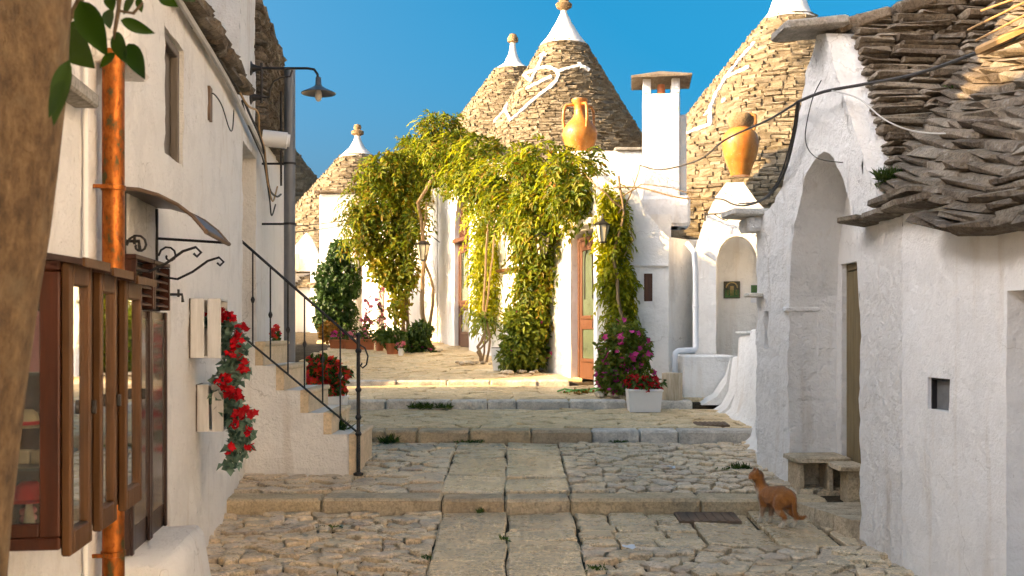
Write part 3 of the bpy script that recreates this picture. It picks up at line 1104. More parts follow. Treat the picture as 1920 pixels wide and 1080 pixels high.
# street lamp
SL = thing('street_lamp', 'black iron wall lamp with flat enamel shade and bare bulb', 'lamp', lpt(9.87, 0, 3.84))
w0, w1 = lpt(9.87, 0, 3.97), lpt(9.87, 0, 3.70)
for w in (w0, w1):
    mb = MB()
    mb.lathe([(.0, 0)], w, 6) if False else None
    n = Vector((FL.n.x, FL.n.y, 0))
    mb.tube([w-n*.05, w+n*.005, w+n*.02, w+n*.07, w+n*.10], [.07, .068, .04, .022, .026], 12)
    mb.build('wall_rose', M['iron'], SL, 40)
dx = Vector((.995, .1, 0)).normalized()
mb = MB()
tip = Vector(((597-960)/F*9.9, 9.9, 3.97))
a = w0+dx*.08
mb.tube([a, Vector((tip.x-.10, tip.y, 3.975)), Vector((tip.x-.04, tip.y, 3.965)), Vector((tip.x-.008, tip.y, 3.92)), Vector((tip.x, tip.y, 3.84))], .012, 8)
mb.tube([w0+dx*.10+Vector((0, 0, .05)), w1+dx*.10-Vector((0, 0, .05))], .012, 6)
c0 = w1+dx*.10
mb.tube([c0, c0+dx*.07+Vector((0, 0, .005)), c0+dx*.075+Vector((0, 0, .07)), c0+dx*.11+Vector((0, 0, .15)), c0+dx*.18+Vector((0, 0, .19)), c0+dx*.26+Vector((0, 0, .20)), c0+dx*.28+Vector((0, 0, .26))], .009, 6)
mb.build('bracket', M['iron'], SL, 40)
mb = MB()
mb.lathe([(.0, .09), (.025, .09), (.028, .02), (.05, .0), (.16, -.055), (.158, -.062), (.04, -.012), (.0, -.012)], (tip.x, tip.y, 3.80), 24)
mb.build('lamp_shade', M['shade_in'], SL, 50)
mb = MB()
mb.lathe([(.0, -.135), (.022, -.125), (.034, -.09), (.03, -.05), (.018, -.02), (.018, -.012)], (tip.x, tip.y, 3.80), 14)
mb.build('bulb', M['bulb'], SL, 50)

# junction drum
jc = P(518, 261, 10.2)
mb = MB()
mb.tube([jc+Vector((-.125, -.02, .01)), jc+Vector((.10, .02, -.01)), jc+Vector((.105, .02, -.01)), jc+Vector((.125, .025, -.012))], [.078, .078, .06, .06], 18)
JB = mb.build('junction_drum', M['white_paint'], None, 40)
tag(JB, 'off white cylindrical junction box among the cables under the eaves', 'junction box')

# copper downpipe
CP = thing('copper_downpipe', 'patinated copper downpipe running down the left house front', 'downpipe', lpt(4.6, .08, -.15))
mb = MB(); mb.tube([lpt(4.6, .075, -.2), lpt(4.6, .075, 1.2), lpt(4.6, .075, 2.75)], .047, 18); mb.build('pipe', M['copper'], CP, 40)
for py in (352, 1038):
    z = H+(HY-py)/F*4.6
    mb = MB()
    mb.lathe([(.047, -.012), (.052, -.01), (.052, .01), (.047, .012)], lpt(4.6, .075, z), 18)
    mb.box(UL(4.6)-.06, UL(4.6)-.045, -.02, .085, z-.008, z+.008, 0, FL)
    mb.build('clamp', M['copper'], CP, 40)
mb = MB()
hq = lpt(4.6, .075, 2.82)
mb.box(UL(4.56), UL(4.98), -.02, .15, 2.70, 2.86, .02, FL)
mb.build('hopper', M['wall_left'], CP)
mb = MB(); mb.tube([lpt(4.38, .02, .1), lpt(4.38, .02, 2.7)], .012, 6)
tag(mb.build('thin_conduit', M['white_paint']), 'thin whitewashed conduit running down the wall behind the copper downpipe', 'conduit')

# doorstep block
mb = MB()
vs, fs = chamfer_box(.03, .08, .06)
vv = []
for p in vs:
    fl = .09*(.5-p[2]) if p[1] > 0 else 0
    vv.append(FL.p(UL(5.38)+(p[0])*1.0+(fl*.6 if p[0] > 0 else 0), -.05+(p[1]+.5)*.29+fl+rnd(-.006, .006), -.15+(p[2]+.5)*.615+rnd(-.006, .006)))
mb.add(vv, fs)
tag(mb.build('doorstep', M['wall_left'], None, 50), 'whitewashed doorstep block under the brown shop shutters', 'step')

# shop shutters
SH = thing('shop_shutters', 'dark brown glazed shop shutters with louvred top on the left house', 'shutters', lpt(5.48, .02, .47))
for (a, b) in ((5.06, 5.455), (5.465, 5.86)):
    mb = MB(); mb.box(UL(a), UL(b), .0, .035, .47, 1.64, .004, FL)
    lf = mb.build('leaf', M['wood_dark'], SH)
    mb = MB(); mb.box(UL(a)+.035, UL(b)-.03, .0355, .040, .60, 1.60, 0, FL); mb.build('pane', M['grey_panel_gloss'], lf)
    mb = MB()
    for (x0, x1, z0, z1) in ((UL(a), UL(a)+.034, .47, 1.64), (UL(b)-.029, UL(b), .47, 1.64)):
        mb.box(x0, x1, .0355, .052, z0, z1, .004, FL)
    mb.build('stile', M['wood_dark'], lf)
    lv = MB(); lv.box(UL(a), UL(b), .0, .012, 1.645, 1.88, 0, FL)
    lg = lv.build('louvre_panel', M['black'], SH)
    for k in range(5):
        s = MB()
        z = 1.665+k*.042
        s.box8([FL.p(UL(a)+.03, .015, z+.02), FL.p(UL(b)-.03, .015, z+.02), FL.p(UL(b)-.03, .06, z), FL.p(UL(a)+.03, .06, z), FL.p(UL(a)+.03, .015, z+.03), FL.p(UL(b)-.03, .015, z+.03), FL.p(UL(b)-.03, .06, z+.01), FL.p(UL(a)+.03, .06, z+.01)])
        s.build('slat', M['wood_red'], lg)
    fm = MB()
    for (x0, x1, z0, z1) in ((UL(a), UL(a)+.029, 1.65, 1.88), (UL(b)-.029, UL(b), 1.65, 1.88), (UL(a), UL(b), 1.882, 1.905)):
        fm.box(x0, x1, .0125, .066, z0, z1, .003, FL)
    fm.build('louvre_frame', M['wood_red'], lg)

# canopy
CA = thing('awning', 'curved rusty metal awning on scrolled brackets over the shop shutters', 'awning', lpt(5.5, 0, 2.1))
a0, a1 = 5.05, 5.80
prof = [(.0, 2.215), (.08, 2.21), (.17, 2.185), (.26, 2.14), (.33, 2.085), (.385, 2.02)]
mb = MB()
vs = []
for (d, z) in prof:
    for Y in (a0, a1): vs.append(lpt(Y, d, z))
for (d, z) in prof:
    for Y in (a0, a1): vs.append(lpt(Y, d-.004, z-.008))
m = len(prof)
fs = [(2*i, 2*i+1, 2*i+3, 2*i+2) for i in range(m-1)]+[(2*m+2*i, 2*m+2*i+2, 2*m+2*i+3, 2*m+2*i+1) for i in range(m-1)]
fs += [(2*i, 2*i+2, 2*m+2*i+2, 2*m+2*i) for i in range(m-1)]+[(2*i+3, 2*i+1, 2*m+2*i+1, 2*m+2*i+3) for i in range(m-1)]+[(2*m-2, 2*m-1, 4*m-1, 4*m-2)]
mb.add(vs, fs); mb.build('sheet', M['sheet'], CA, 40)
mb = MB()
mb.tube([lpt(a0, .39, 2.014), lpt(a1, .39, 2.014)], .012, 6)
for Y in (a0, a1): mb.tube([lpt(Y, d, z) for d, z in prof], .010, 6)
mb.build('rim', M['rust'], CA, 40)
for Y in (a0+.02, a1-.02):
    mb = MB()
    if Y > 5.5:
        mb.tube([lpt(Y, .01, 2.20), lpt(Y, .01, 1.86)], .009, 6)
        mb.tube([lpt(Y, .01, 2.04), lpt(Y, .37, 2.02)], .008, 6)
    else:
        mb.tube([lpt(Y, .01, 2.20), lpt(Y, .01, 1.86)], .009, 6)
    sp = [lpt(Y, .01, 1.88), lpt(Y, .05, 1.83), lpt(Y, .12, 1.82), lpt(Y, .2, 1.86), lpt(Y, .28, 1.92), lpt(Y, .34, 1.94), lpt(Y, .365, 1.915), lpt(Y, .345, 1.895), lpt(Y, .33, 1.91)]
    mb.tube(sp, .007, 6)
    sp = [lpt(Y, .02+.055+(.055-.004*k)*math.cos(pi+k*.6), 1.945+(.06-.0045*k)*math.sin(pi-k*.6)) for k in range(12)]
    mb.tube(sp, .006, 6)
    mb.build('bracket', M['iron'], CA, 40)

# display cabinets
def cabinet(Y0, Y1, dep, z0, z1, label, gl_side=True):
    c = thing('display_cabinet', label, 'cabinet', lpt((Y0+Y1)/2, 0, z0), 'wooden display cabinets on the left house')
    u0, u1 = UL(Y0), UL(Y1)
    b = MB()
    b.box(u0, u1, .02, dep, z0, z0+.035, .004, FL)
    b.box(u0, u1, .02, dep, z1-.03, z1, .004, FL)
    b.box(u0, u1, .005, .02, z0+.035, z1-.03, 0, FL)
    b.box(u1-.012, u1, .021, dep-.03, z0+.035, z1-.03, 0, FL)
    b.build('case', M['wood_red'], c)
    s = MB()
    for d0, d1 in ((.021, .05), (dep-.055, dep)):
        s.box(u0, u0+.025, d0, d1, z0+.036, z1-.031, .004, FL)
    s.box(u0, u0+.025, .051, dep-.056, z0+.036, z0+.075, .004, FL)
    s.box(u0, u0+.025, .051, dep-.056, z1-.085, z1-.031, .004, FL)
    s.build('side_frame', M['wood_red'], c)
    g = MB(); g.box(u0+.008, u0+.012, .051, dep-.056, z0+.076, z1-.086, 0, FL); g.build('side_pane', M['glass'], c)
    d = MB()
    for (a, e, y0, y1) in ((u0+.006, u0+.036, z0-.02, z1-.005), (u1-.034, u1-.004, z0-.02, z1-.005), (u0+.037, u1-.035, z0-.02, z0+.05), (u0+.037, u1-.035, z1-.07, z1-.005)):
        d.box(a, e, dep+.002, dep+.03, y0, y1, .005, FL)
    dd = d.build('door', M['wood_gold'], c)
    g = MB(); g.box(u0+.037, u1-.035, dep+.010, dep+.014, z0+.051, z1-.071, 0, FL); g.build('pane', M['glass'], dd)
    r = MB()
    r.box8([FL.p(u0-.03, -.005, z1+.05), FL.p(u1+.015, -.005, z1+.05), FL.p(u1+.015, dep+.07, z1-.015), FL.p(u0-.03, dep+.07, z1-.015), FL.p(u0-.03, -.005, z1+.068), FL.p(u1+.015, -.005, z1+.068), FL.p(u1+.015, dep+.07, z1+.003), FL.p(u0-.03, dep+.07, z1+.003)])
    rr = r.build('roof_board', M['wood_dark'], c)
    r = MB(); r.box(u0-.03, u1+.015, dep+.0705, dep+.078, z1-.02, z1+.006, 0, FL); r.build('edge_strip', M['wood_gold'], rr)
    k = MB()
    k.box(u1-.02, u1-.012, dep+.031, dep+.045, z0+.45*(z1-z0), z0+.5*(z1-z0), .002, FL)
    k.build('latch', M['iron'], dd)
    for zz in (z0+.27*(z1-z0), z0+.60*(z1-z0)):
        h = MB(); h.box(u0+.03, u1-.03, .03, dep-.03, zz, zz+.008, 0, FL); h.build('shelf', M['shelf'], c)
    return c
cabinet(2.97, 3.20, .33, .92, 1.74, 'largest varnished display cabinet behind the tree trunk with hats on its shelves')
cabinet(3.29, 3.50, .33, .93, 1.73, 'middle of the three narrow wooden display cabinets beside the copper pipe')
cabinet(3.61, 3.86, .33, .94, 1.72, 'smallest wooden display cabinet nearest the brown shop shutters')
# goods in the first cabinet
def hat(name, c, r, mat, band, label):
    t = thing(name, label, 'hat', c)
    m_ = MB(); m_.lathe([(0, .62*r*1.3), (.35*r, .60*r*1.3), (.55*r, .45*r*1.3), (.62*r, .2*r*1.3), (.62*r, .05*r), (1.0*r, -.02*r), (1.0*r, -.06*r), (.5*r, 0), (0, 0)], c, 20)
    m_.build('crown', mat, t, 50)
    m_ = MB(); m_.lathe([(.64*r, .06*r), (.65*r, .22*r), (.64*r, .24*r)], c, 20, False); m_.build('band', band, t, 50)
CX = lpt(3.06, .21, 0)
hat('red_hat', Vector((CX.x+.01, CX.y, 1.052)), .065, M['felt_red'], M['felt_red'], 'round red felt hat on a stand low in the large cabinet')
hat('straw_hat', Vector((CX.x, CX.y, 1.265)), .06, M['straw'], M['felt_red'], 'straw hat with red band on the middle shelf of the large cabinet')
mb = MB(); mb.tube([(CX.x+.01, CX.y, .956), (CX.x+.01, CX.y, 1.05)], [.02, .008], 8)
tag(mb.build('hat_stand', M['box_cream'], None, 40), 'slim pale stand under the red felt hat', 'stand')
mb = MB()
for k in range(3): mb.box(CX.x-.035, CX.x+.0, CX.y+.03, CX.y+.08, .9555+k*.022, .9755+k*.022, .006)
tag(mb.build('folded_cloth', M['felt_pink'], None), 'folded pink cloth at the bottom of the large cabinet', 'cloth')
for k in range(2):
    mb = MB(); mb.box(CX.x-.05+.055*k, CX.x-.002+.055*k, CX.y+.02, CX.y+.07, 1.1505, 1.19, .004)
    tag(mb.build('gift_box', M['box_cream'], None), ['small cream gift box on the middle shelf, left of two', 'small cream gift box on the middle shelf, right of two'][k], 'box')
mb = MB(); mb.lathe([(.05, 0), (.056, .04), (.054, .1), (.05, .105), (.05, .16), (.03, .175), (0, .178)], (CX.x, CX.y+.02, 1.421), 20)
tag(mb.build('pink_basket', M['felt_pink'], None, 40), 'pink lidded basket on the top shelf of the large cabinet', 'basket')

# ------------------------------------------------------------------ right houses
FRT = Fr((RX(0), 0), (-.07, 1), True)
def UR(Y): return Y/FRT.u.y
def rpt(Y, d, z): return FRT.p(UR(Y), d, z)

# near house with the dark doorway
MH = thing('house', 'near white house on the right with drooping stone eaves and a meter hatch', 'house', rpt(5.8, 0, gz(5.8)))
mh = [(UR(4.5), UR(5.64), -.6, 1.75), (UR(6.26), UR(6.54), 1.06, 1.255)]
mb = wall(FRT, [UR(y) for y in (2.6, 4.5, 5.64, 6.26, 6.54, 6.9)], cut(-.4, 2.30, mh), .35, .012, 2.4, .06, .06, .03)
mb.build('wall', M['wall_right'], MH, 60, .002)
simple_door(FRT, UR(4.6), UR(5.58), -.1, 1.66, -.33, MH, M['grey_panel'], 'panel', False)
mb = MB(); mb.box(UR(6.262), UR(6.538), -.12, -.05, 1.062, 1.253, 0, FRT)
ht = mb.build('meter_hatch', M['grey_panel'], MH)
mb = MB()
for (a, b, z0, z1) in ((6.262, 6.275, 1.062, 1.253), (6.525, 6.538, 1.062, 1.253), (6.276, 6.524, 1.24, 1.253)):
    mb.box(UR(a), UR(b), -.0495, -.02, z0, z1, 0, FRT)
mb.build('frame', M['iron'], ht)
mb = MB()
mb.box(2.95, 6, 2.6, 6.85, -.6, 2.2)
mb.build('rear_wall', M['wall_right'], MH)

# gabled house with the arched porch
NH = thing('house', 'whitewashed trullo with a tall arched porch under a pointed gable on the right', 'house', rpt(8.3, 0, gz(8.3)))
gp = [(6.9, 2.30), (7.2, 2.36), (7.6, 2.86), (8.0, 3.42), (8.25, 3.84), (8.45, 3.88), (8.7, 3.62), (8.98, 3.25), (9.26, 2.84), (9.5, 2.68), (10.05, 2.60)]
def ghi(u):
    Y = u*FRT.u.y
    for (a, za), (b, zb) in zip(gp[:-1], gp[1:]):
        if Y <= b: return za+(zb-za)*max(0, (Y-a))/(b-a)
    return gp[-1][1]
A0, A1 = UR(7.6), UR(9.13)
af = arch(A0, A1, 1.72, 1.22, 1.85)
holes = [(A0, A1, -.5, af), (UR(9.70), UR(9.80), 1.38, 1.72)]
mb = wall(FRT, [UR(y) for y, z in gp]+fine(A0, A1, 28)+[UR(9.70), UR(9.80)], cut(-.3, ghi, holes), .30, .030, 4.2, .075, .08, .05)
mb.build('wall', M['wall_lumpy'], NH, 60, .002)
mb = MB(); mb.box(UR(9.70)+.002, UR(9.80)-.002, -.2, -.12, 1.382, 1.718, 0, FRT); mb.build('window', M['black'], NH)
# porch inside
BX = 2.78
mb = MB()
mb.box(2.62, 6.0, 9.14, 10.0, -.3, 2.5)
mb.build('porch_side', M['wall_lumpy'], NH)
mb = MB()
FB = Fr((BX, 0), (0, 1), True)
m2 = wall(FB, [7.0, 8.12, 9.0, 9.138], cut(-.3, lambda u: min(3.0, 3.6-1.36*(8.36-u)), [(8.12, 9.0, -.5, 2.10)]), .2, .012, 3, .1, .15)
m2.build('porch_back', M['wall_lumpy'], NH, 60, .002)
mb = MB(); mb.box(2.62, 5.0, 7.0, 7.55, -.3, 2.2); mb.build('porch_side', M['wall_lumpy'], NH)
mb = MB()   # vault
vs = []
for k in range(15):
    u = A0+.001+(A1-A0-.002)*k/14
    z = af(u)
    for x in (0, 1): vs.append(FRT.p(u, -.29 if x == 0 else -.62, z-.0))
fs = [(2*k, 2*k+2, 2*k+3, 2*k+1) for k in range(14)]
mb.add(vs, fs); mb.build('vault', M['wall_lumpy'], NH, 60)
dr = simple_door(FB, 8.18, 8.96, .20, 2.04, -.10, NH, M['wood_old'], 'panel', False)
for k in range(5):
    mb = MB(); mb.box(8.19+k*.153, 8.19+k*.153+.147, -.054, -.040, .21, 2.03, .004, FB); mb.build('plank', M['wood_old'], dr)
mb = MB()
mb.box(A1-.012, A1+.10, -.28, .028, 1.70, 1.745, .012, FRT)
mb.build('impost', M['wall_lumpy'], NH)
# gable slab and side ledges
def rough_slab(c, sx, sy, sz, rot, tilt=(0, 0)):
    vs, fs = chamfer_box(.06, .08, .2)
    m_ = Matrix.Translation(c) @ Matrix.Rotation(rot, 4, 'Z') @ Matrix.Rotation(tilt[0], 4, 'X') @ Matrix.Rotation(tilt[1], 4, 'Y')
    mb = MB()
    mb.add([m_ @ Vector((p[0]*sx*(1+rnd(-.06, .06)), p[1]*sy*(1+rnd(-.06, .06)), p[2]*sz*(1+rnd(-.12, .12)))) for p in vs], fs)
    return mb
rough_slab((2.33, 8.36, 3.905), .52, .42, .075, .05, (0, -.10)).build('gable_slab', M['flag'], NH)
rough_slab((2.21, 10.02, 2.635), .40, .42, .07, .1, (0, .02)).build('ledge', M['kerb_white'], NH)
rough_slab((2.30, 10.02, 2.53), .26, .30, .13, .1).build('corbel', M['wall_lumpy'], NH)
rough_slab((2.29, 9.92, 1.87), .22, .22, .035, .1).build('ledge', M['kerb_white'], NH)
# roof of the gabled house, slope towards the street entrance
cr = MB()
cr.add([(2.7, 8.38, 3.76), (3.3, 8.38, 4.0), (6.5, 8.38, 4.85), (6.5, 6.7, 2.3), (2.7, 7.3, 2.18), (2.7, 9.9, 2.5), (6.5, 10.2, 2.5)], [(0, 4, 3, 2, 1), (0, 1, 2, 6, 5)])
rN = cr.build('roof', M['roof_base'], NH)
items = []
def ridge(x): return 3.86+(x-2.45)*.29
k = 0
z = 2.25
while z < 4.55:
    h = rnd(.034, .07)
    X = 2.62+rnd(0, .05)
    while X < 5.2:
        L = rnd(.16, .52)
        xm = X+L/2
        rz = ridge(xm)
        if z < rz:
            Yp = 8.36-(rz-z)/1.36
            dp = rnd(.30, .42)
            c = Vector((xm, Yp+dp/2-.05+rnd(-.035, .03), z+h/2+rnd(-.012, .012)))
            onscr = 1 if (xm/Yp*F+960) < 1990 else .2
            items.append((onscr*L/c.length, slab_matrix(c, (1, rnd(-.07, .07), rnd(-.05, .05)), (rnd(-.05, .05), 1, rnd(-.02, .05)), (L*1.0, dp, h*rnd(.9, 1.08)))))
        X += L
    z += h*.88
stones_on(items, rN, M['roof_grey'], 300, 'stone', False)
for (x0, x1) in ((2.50, 2.95), (2.97, 3.3), (3.32, 3.75), (3.77, 4.2)):
    rough_slab(((x0+x1)/2, 8.42, ridge((x0+x1)/2)+.02), x1-x0, .34, .10, rnd(-.05, .05), (0, -.28)).build('ridge_stone', M['roof_grey'], rN)

# roof of the near house: drooping courses, curling up to the valley
cr = MB()
cr.add([(2.62, 2.5, 2.1), (2.62, 6.0, 2.12), (2.55, 7.1, 2.25), (3.2, 7.75, 2.95), (5.2, 8.0, 5.0), (5.2, 2.5, 5.0)], [(0, 1, 2, 3, 4, 5)])
rM = cr.build('roof', M['roof_base'], MH)
items = []
def nroof(x, Y): return ridge(x)-1.36*(8.36-Y)
def mpath(z, Y):
    """course of the near roof: level along the wall, then lifting and turning into the valley"""
    t = max(0, Y-6.05)
    k = min(1, max(0, (6.2-Y)/.5))
    return Vector((RX(Y)-.11+(z-2.2)/1.15+.10*t*t, Y, z+.10*(1-k)+.10*t+.07*t*t))
z = 2.05
while z < 4.7:
    h = rnd(.052, .075)
    Y = 4.2
    while Y < 9:
        L = rnd(.26, .58)
        ym = Y+L/2
        p = mpath(z, ym)
        if nroof(p.x, ym) > p.z+.10: break
        if z < 2.11 and ym > 6.1: break
        t = (mpath(z, ym+.05)-mpath(z, ym-.05)).normalized()
        dp = rnd(.30, .42)
        c = p+Vector((dp/2+rnd(-.018, .018), 0, h/2+rnd(-.004, .004)))
        items.append((L/c.length*(1 if (p.x/ym*F+960) < 1960 else .2), slab_matrix(c, t+Vector((0, 0, rnd(-.015, .015))), (-1, rnd(-.05, .05), rnd(-.04, .03)), (L*1.03, dp, h*rnd(.95, 1.08)))))
        Y += L*.97
    z += h*.88
stones_on(items, rM, M['roof_grey'], 300, 'stone', False)
rough_slab((2.40, 7.36, 2.30), .22, .26, .045, .2, (0, .10)).build('eave_slab', M['roof_grey'], rM)
for (yy, zz) in ((7.08, 2.30), (6.72, 2.315), (6.40, 2.31), (6.95, 2.37), (6.60, 2.38)):
    rough_slab((2.56, yy, zz), .38, .36, .055, rnd(-.1, .1), (0, .1)).build('eave_slab', M['roof_grey'], rM)

# porch platform and bench
PL = thing('porch_step', 'worn stone step in front of the arched porch beside the cat', 'step', (2.5, 8.05, .05))
px_ = [(2.40, 7.62), (2.31, 7.95), (2.22, 8.43)]
for i, (a, b) in enumerate(((7.62, 7.86), (7.87, 8.13), (8.14, 8.43))):
    mb = MB()
    xa = 2.42-(a-7.62)*.24; xb = 2.42-(b-7.62)*.24
    vs = [(xa, a+.004, -.05), (2.76, a+.004, -.05), (2.76, b-.004, -.05), (xb, b-.004, -.05), (xa+.012, a+.004, .185), (2.76, a+.004, .185), (2.76, b-.004, .185), (xb+.012, b-.004, .185)]
    mb.box8(vs); mb.build('block', M['bench'], PL)
BN = thing('stone_bench', 'stone bench with slab seat and upright legs inside the arched porch', 'bench', (2.6, 8.9, .2))
rough_slab((2.555, 8.93, .475), .46, .40, .055, 0).build('seat', M['bench'], BN)
for x in (2.36, 2.60):
    mb = MB(); mb.box(x, x+.05, 8.78, 9.13, .15, .448, .008); mb.build('leg', M['bench'], BN)
mb = MB(); mb.box(2.412, 2.598, 9.02, 9.13, .15, .446, .006); mb.build('back_panel', M['bench'], BN)
mb = MB(); mb.box(2.653, 2.775, 8.95, 9.13, .15, .446, .006); mb.build('back_panel', M['bench'], BN)
rough_slab((2.68, 8.55, .455), .22, .34, .05, 0).build('side_seat', M['bench'], BN)
mb = MB(); mb.box(2.66, 2.76, 8.45, 8.65, .15, .43, .006); mb.build('leg', M['bench'], BN)

# ------------------------------------------------------------------ house with the niche, under the right cone
KX, KY = 1.144, 14.3
RH = thing('house', 'white trullo house with a painted arched niche and big golden cone roof', 'house', (2.9, 14.0, .8))
FN = Fr((2.42, 14.08), (1, -.25))
gq = [(0, 2.62), (.10, 2.95), (.26, 3.30), (.40, 3.48), (.62, 3.48), (.78, 3.24), (1.0, 3.0), (1.5, 2.9)]
def nhi(u):
    for (a, za), (b, zb) in zip(gq[:-1], gq[1:]):
        if u <= b: return za+(zb-za)*max(0, u-a)/(b-a)
    return gq[-1][1]
mb = wall(FN, [g[0] for g in gq]+fine(.27, .80, 16), cut(.3, nhi, [(.27, .80, .70, arch(.27, .80, 2.42, .36))]), .30, .012, 3, .12, .12)
mb.build('wall', M['wall_far'], RH, 60, .002)
mb = MB(); mb.box(.2, .95, -.62, -.55, .4, 3.0, 0, FN); mb.build('niche_back', M['wall_far'], RH)
mb = MB(); mb.box(.2, .268, -.55, -.29, .4, 3.0, 0, FN); mb.box(.802, .95, -.55, -.29, .4, 3.0, 0, FN); mb.build('niche_side', M['wall_far'], RH)
# shaded return wall under the eave
FS = Fr((2.07, 14.1), (.46, .60))
mb = wall(FS, [0, .4, .78], cut(.3, 2.78, []), .3, .01, 3, .15, .2); mb.build('wall', M['wall_far'], RH, 60, .002)
mb = MB(); mb.box(2.3, 6.2, 14.75, 20, .3, 2.8); mb.build('wall', M['wall_far'], RH)
mb = MB(); mb.box(2.14, 2.78, 13.35, 13.95, .45, 1.23, .02); mb.build('base_block', M['wall_far'], RH)
RCX, RCY = 4.86, 18.7
def rfR(z): return .80*(7.6-z)-.05 if z > 3.4 else .80*4.2-.05+(3.4-z)*.45
rR = cone_core(RCX, RCY, 2.7, 7.0, rfR, .05, RH, M['cone_core'], 48)
rR.name = 'roof'
items = cone_items(RCX, RCY, 2.76, 7.0, rfR, .062, .21, .20, .009)
stones_on(items, rR, M['roof_warm'], 300)
mb = MB()
mb.lathe([(rfR(6.98)+.04, 6.96), (rfR(7.1)+.02, 7.1), (.30, 7.3), (.14, 7.55), (.07, 7.8), (.05, 7.95)], (RCX, RCY, 0), 24)
mb.lathe([(.04, 7.95), (.12, 8.0), (.15, 8.1), (.1, 8.2), (0, 8.24)], (RCX, RCY, 0), 16)
mb.build('cap', M['white_cap'], rR, 50)
painted([[(1414, 78), (1385, 112), (1360, 144), (1342, 175), (1330, 204), (1320, 216)], [(1404, 124), (1383, 134), (1358, 145)], [(1272, 258), (1300, 243), (1330, 233), (1331, 204)], [(1352, 190), (1360, 186)]], RCX, RCY, rfR, rR, M['white_cap'], .07, .055)

# white parapet wall stepping along the street
PW = thing('parapet_wall', 'low stepped white parapet wall between the porch house and the niche', 'wall', (2.75, 12.4, .6))
mb = MB()
def flare(y0, y1, zt0, zt1, x=2.70, fo=.22):
    vs = []
    for y, zt in ((y0, zt0), (y1, zt1)):
        for (dx, z) in ((-fo, gz(y)-.05), (-fo*.45, gz(y)+.06), (-.05, gz(y)+.22), (0, zt-.02), (.02, zt), (.14, zt), (.16, gz(y)-.05)):
            vs.append((x+dx, y, z))
    n = 7
    fs = [(k, n+k, n+k+1, k+1) for k in range(n-1)]+[tuple(range(n)), tuple(range(2*n-1, n-1, -1))]
    mb.add(vs, fs)
flare(10.1, 11.2, 1.72, 1.70, 2.60)
flare(11.21, 12.0, 1.58, 1.55, 2.68)
flare(12.01, 12.6, 1.50, 1.47, 2.68)
flare(12.61, 12.97, 1.24, 1.22, 2.68, .3)
flare(12.99, 13.3, 1.24, 1.0, 2.66, .35)
mb.build('masonry', M['wall_far'], PW, 60)
mb = MB(); mb.box(2.64, 2.84, 12.0, 12.62, 1.505, 1.53, .008); mb.build('coping', M['wall_far'], PW)

# drain pipe elbow
mb = MB()
pp = [(2.30, 13.96, 2.68), (2.36, 13.80, 2.55), (2.38, 13.82, 2.3), (2.38, 13.82, 1.38), (2.375, 13.78, 1.32), (2.34, 13.72, 1.29), (2.12, 13.62, 1.28), (2.08, 13.58, 1.25), (2.07, 13.56, 1.2), (2.07, 13.56, .72)]
mb.tube(pp, .038, 12)
DP = thing('drainpipe', 'white plastic drainpipe with an elbow beside the niche', 'drainpipe', (2.07, 13.56, .72))
mb.build('pipe', M['pipe_white'], DP, 40)
for z in (1.85, 1.0):
    m2 = MB(); m2.lathe([(.039, -.015), (.044, -.012), (.044, .012), (.039, .015)], (2.38, 13.82, z) if z > 1.5 else (2.07, 13.56, z), 12)
    m2.build('clamp', M['pipe_white'], DP, 40)

# ------------------------------------------------------------------ central house
CH = thing('house', 'sunlit white trullo house in the middle with two wooden doors and a tall cone', 'house', (KX, KY, .8))
FC = Fr((KX, KY), (-.33, 1), True)
def UC(Y): return (Y-KY)/FC.u.y
def cpt(Y, d, z): return FC.p(UC(Y), d, z)
def chi(u):
    Y = KY+u*FC.u.y
    return 3.62 if Y < 16 else (3.62+(Y-16)*.33 if Y < 19 else 4.6)
d2a, d2b = UC(20.25), UC(21.25)
ch = [(UC(14.42), UC(15.23), .5, 2.93), (d2a, d2b, .5, arch(d2a, d2b, 3.52, .62)), (UC(17.4), UC(18.25), 2.60, 3.45)]
mb = wall(FC, [0, UC(14.42), UC(15.23), UC(16), UC(17.4), UC(18.25), UC(19)]+fine(d2a, d2b, 14)+[UC(22.5)], cut(.3, chi, ch), .35, .014, 3, .15, .2, .03)
mb.build('wall', M['wall_far'], CH, 60, .002)
FF = Fr((KX, KY), (.926, -.2))
def fhi(u):
    if u < .45: return 3.60
    if u < .60: return 3.60-(u-.45)/.15*.42
    return max(2.76, 3.18-(u-.60)/.347*.42)
mb = wall(FF, [0.0, .45, .46, .60, .62, .735, .947], cut(.3, fhi, [(.62, .735, 1.93, 2.30)]), .32, .014, 4, .1, .1)
mb.build('wall', M['wall_far'], CH, 60, .002)
mb = MB(); mb.box(.622, .733, -.06, -.02, 1.932, 2.298, 0, FF)
ww = mb.build('window', M['wood_door'], CH)
mb = MB(); mb.box(.623, .732, -.0195, -.006, 2.275, 2.297, 0, FF); mb.build('frame', M['wood_door'], ww)
mb = MB(); mb.box(.10, .94, .004, .035, 2.39, 2.425, .008, FF); mb.build('string_course', M['wall_far'], CH)
simple_door(FC, UC(14.48), UC(15.17), .86, 2.80, -.16, CH, M['wood_door'], 'glazed')
d2 = simple_door(FC, d2a+.06, d2b-.06, 1.22, 3.20, -.14, CH, M['wood_door'], 'glazed')
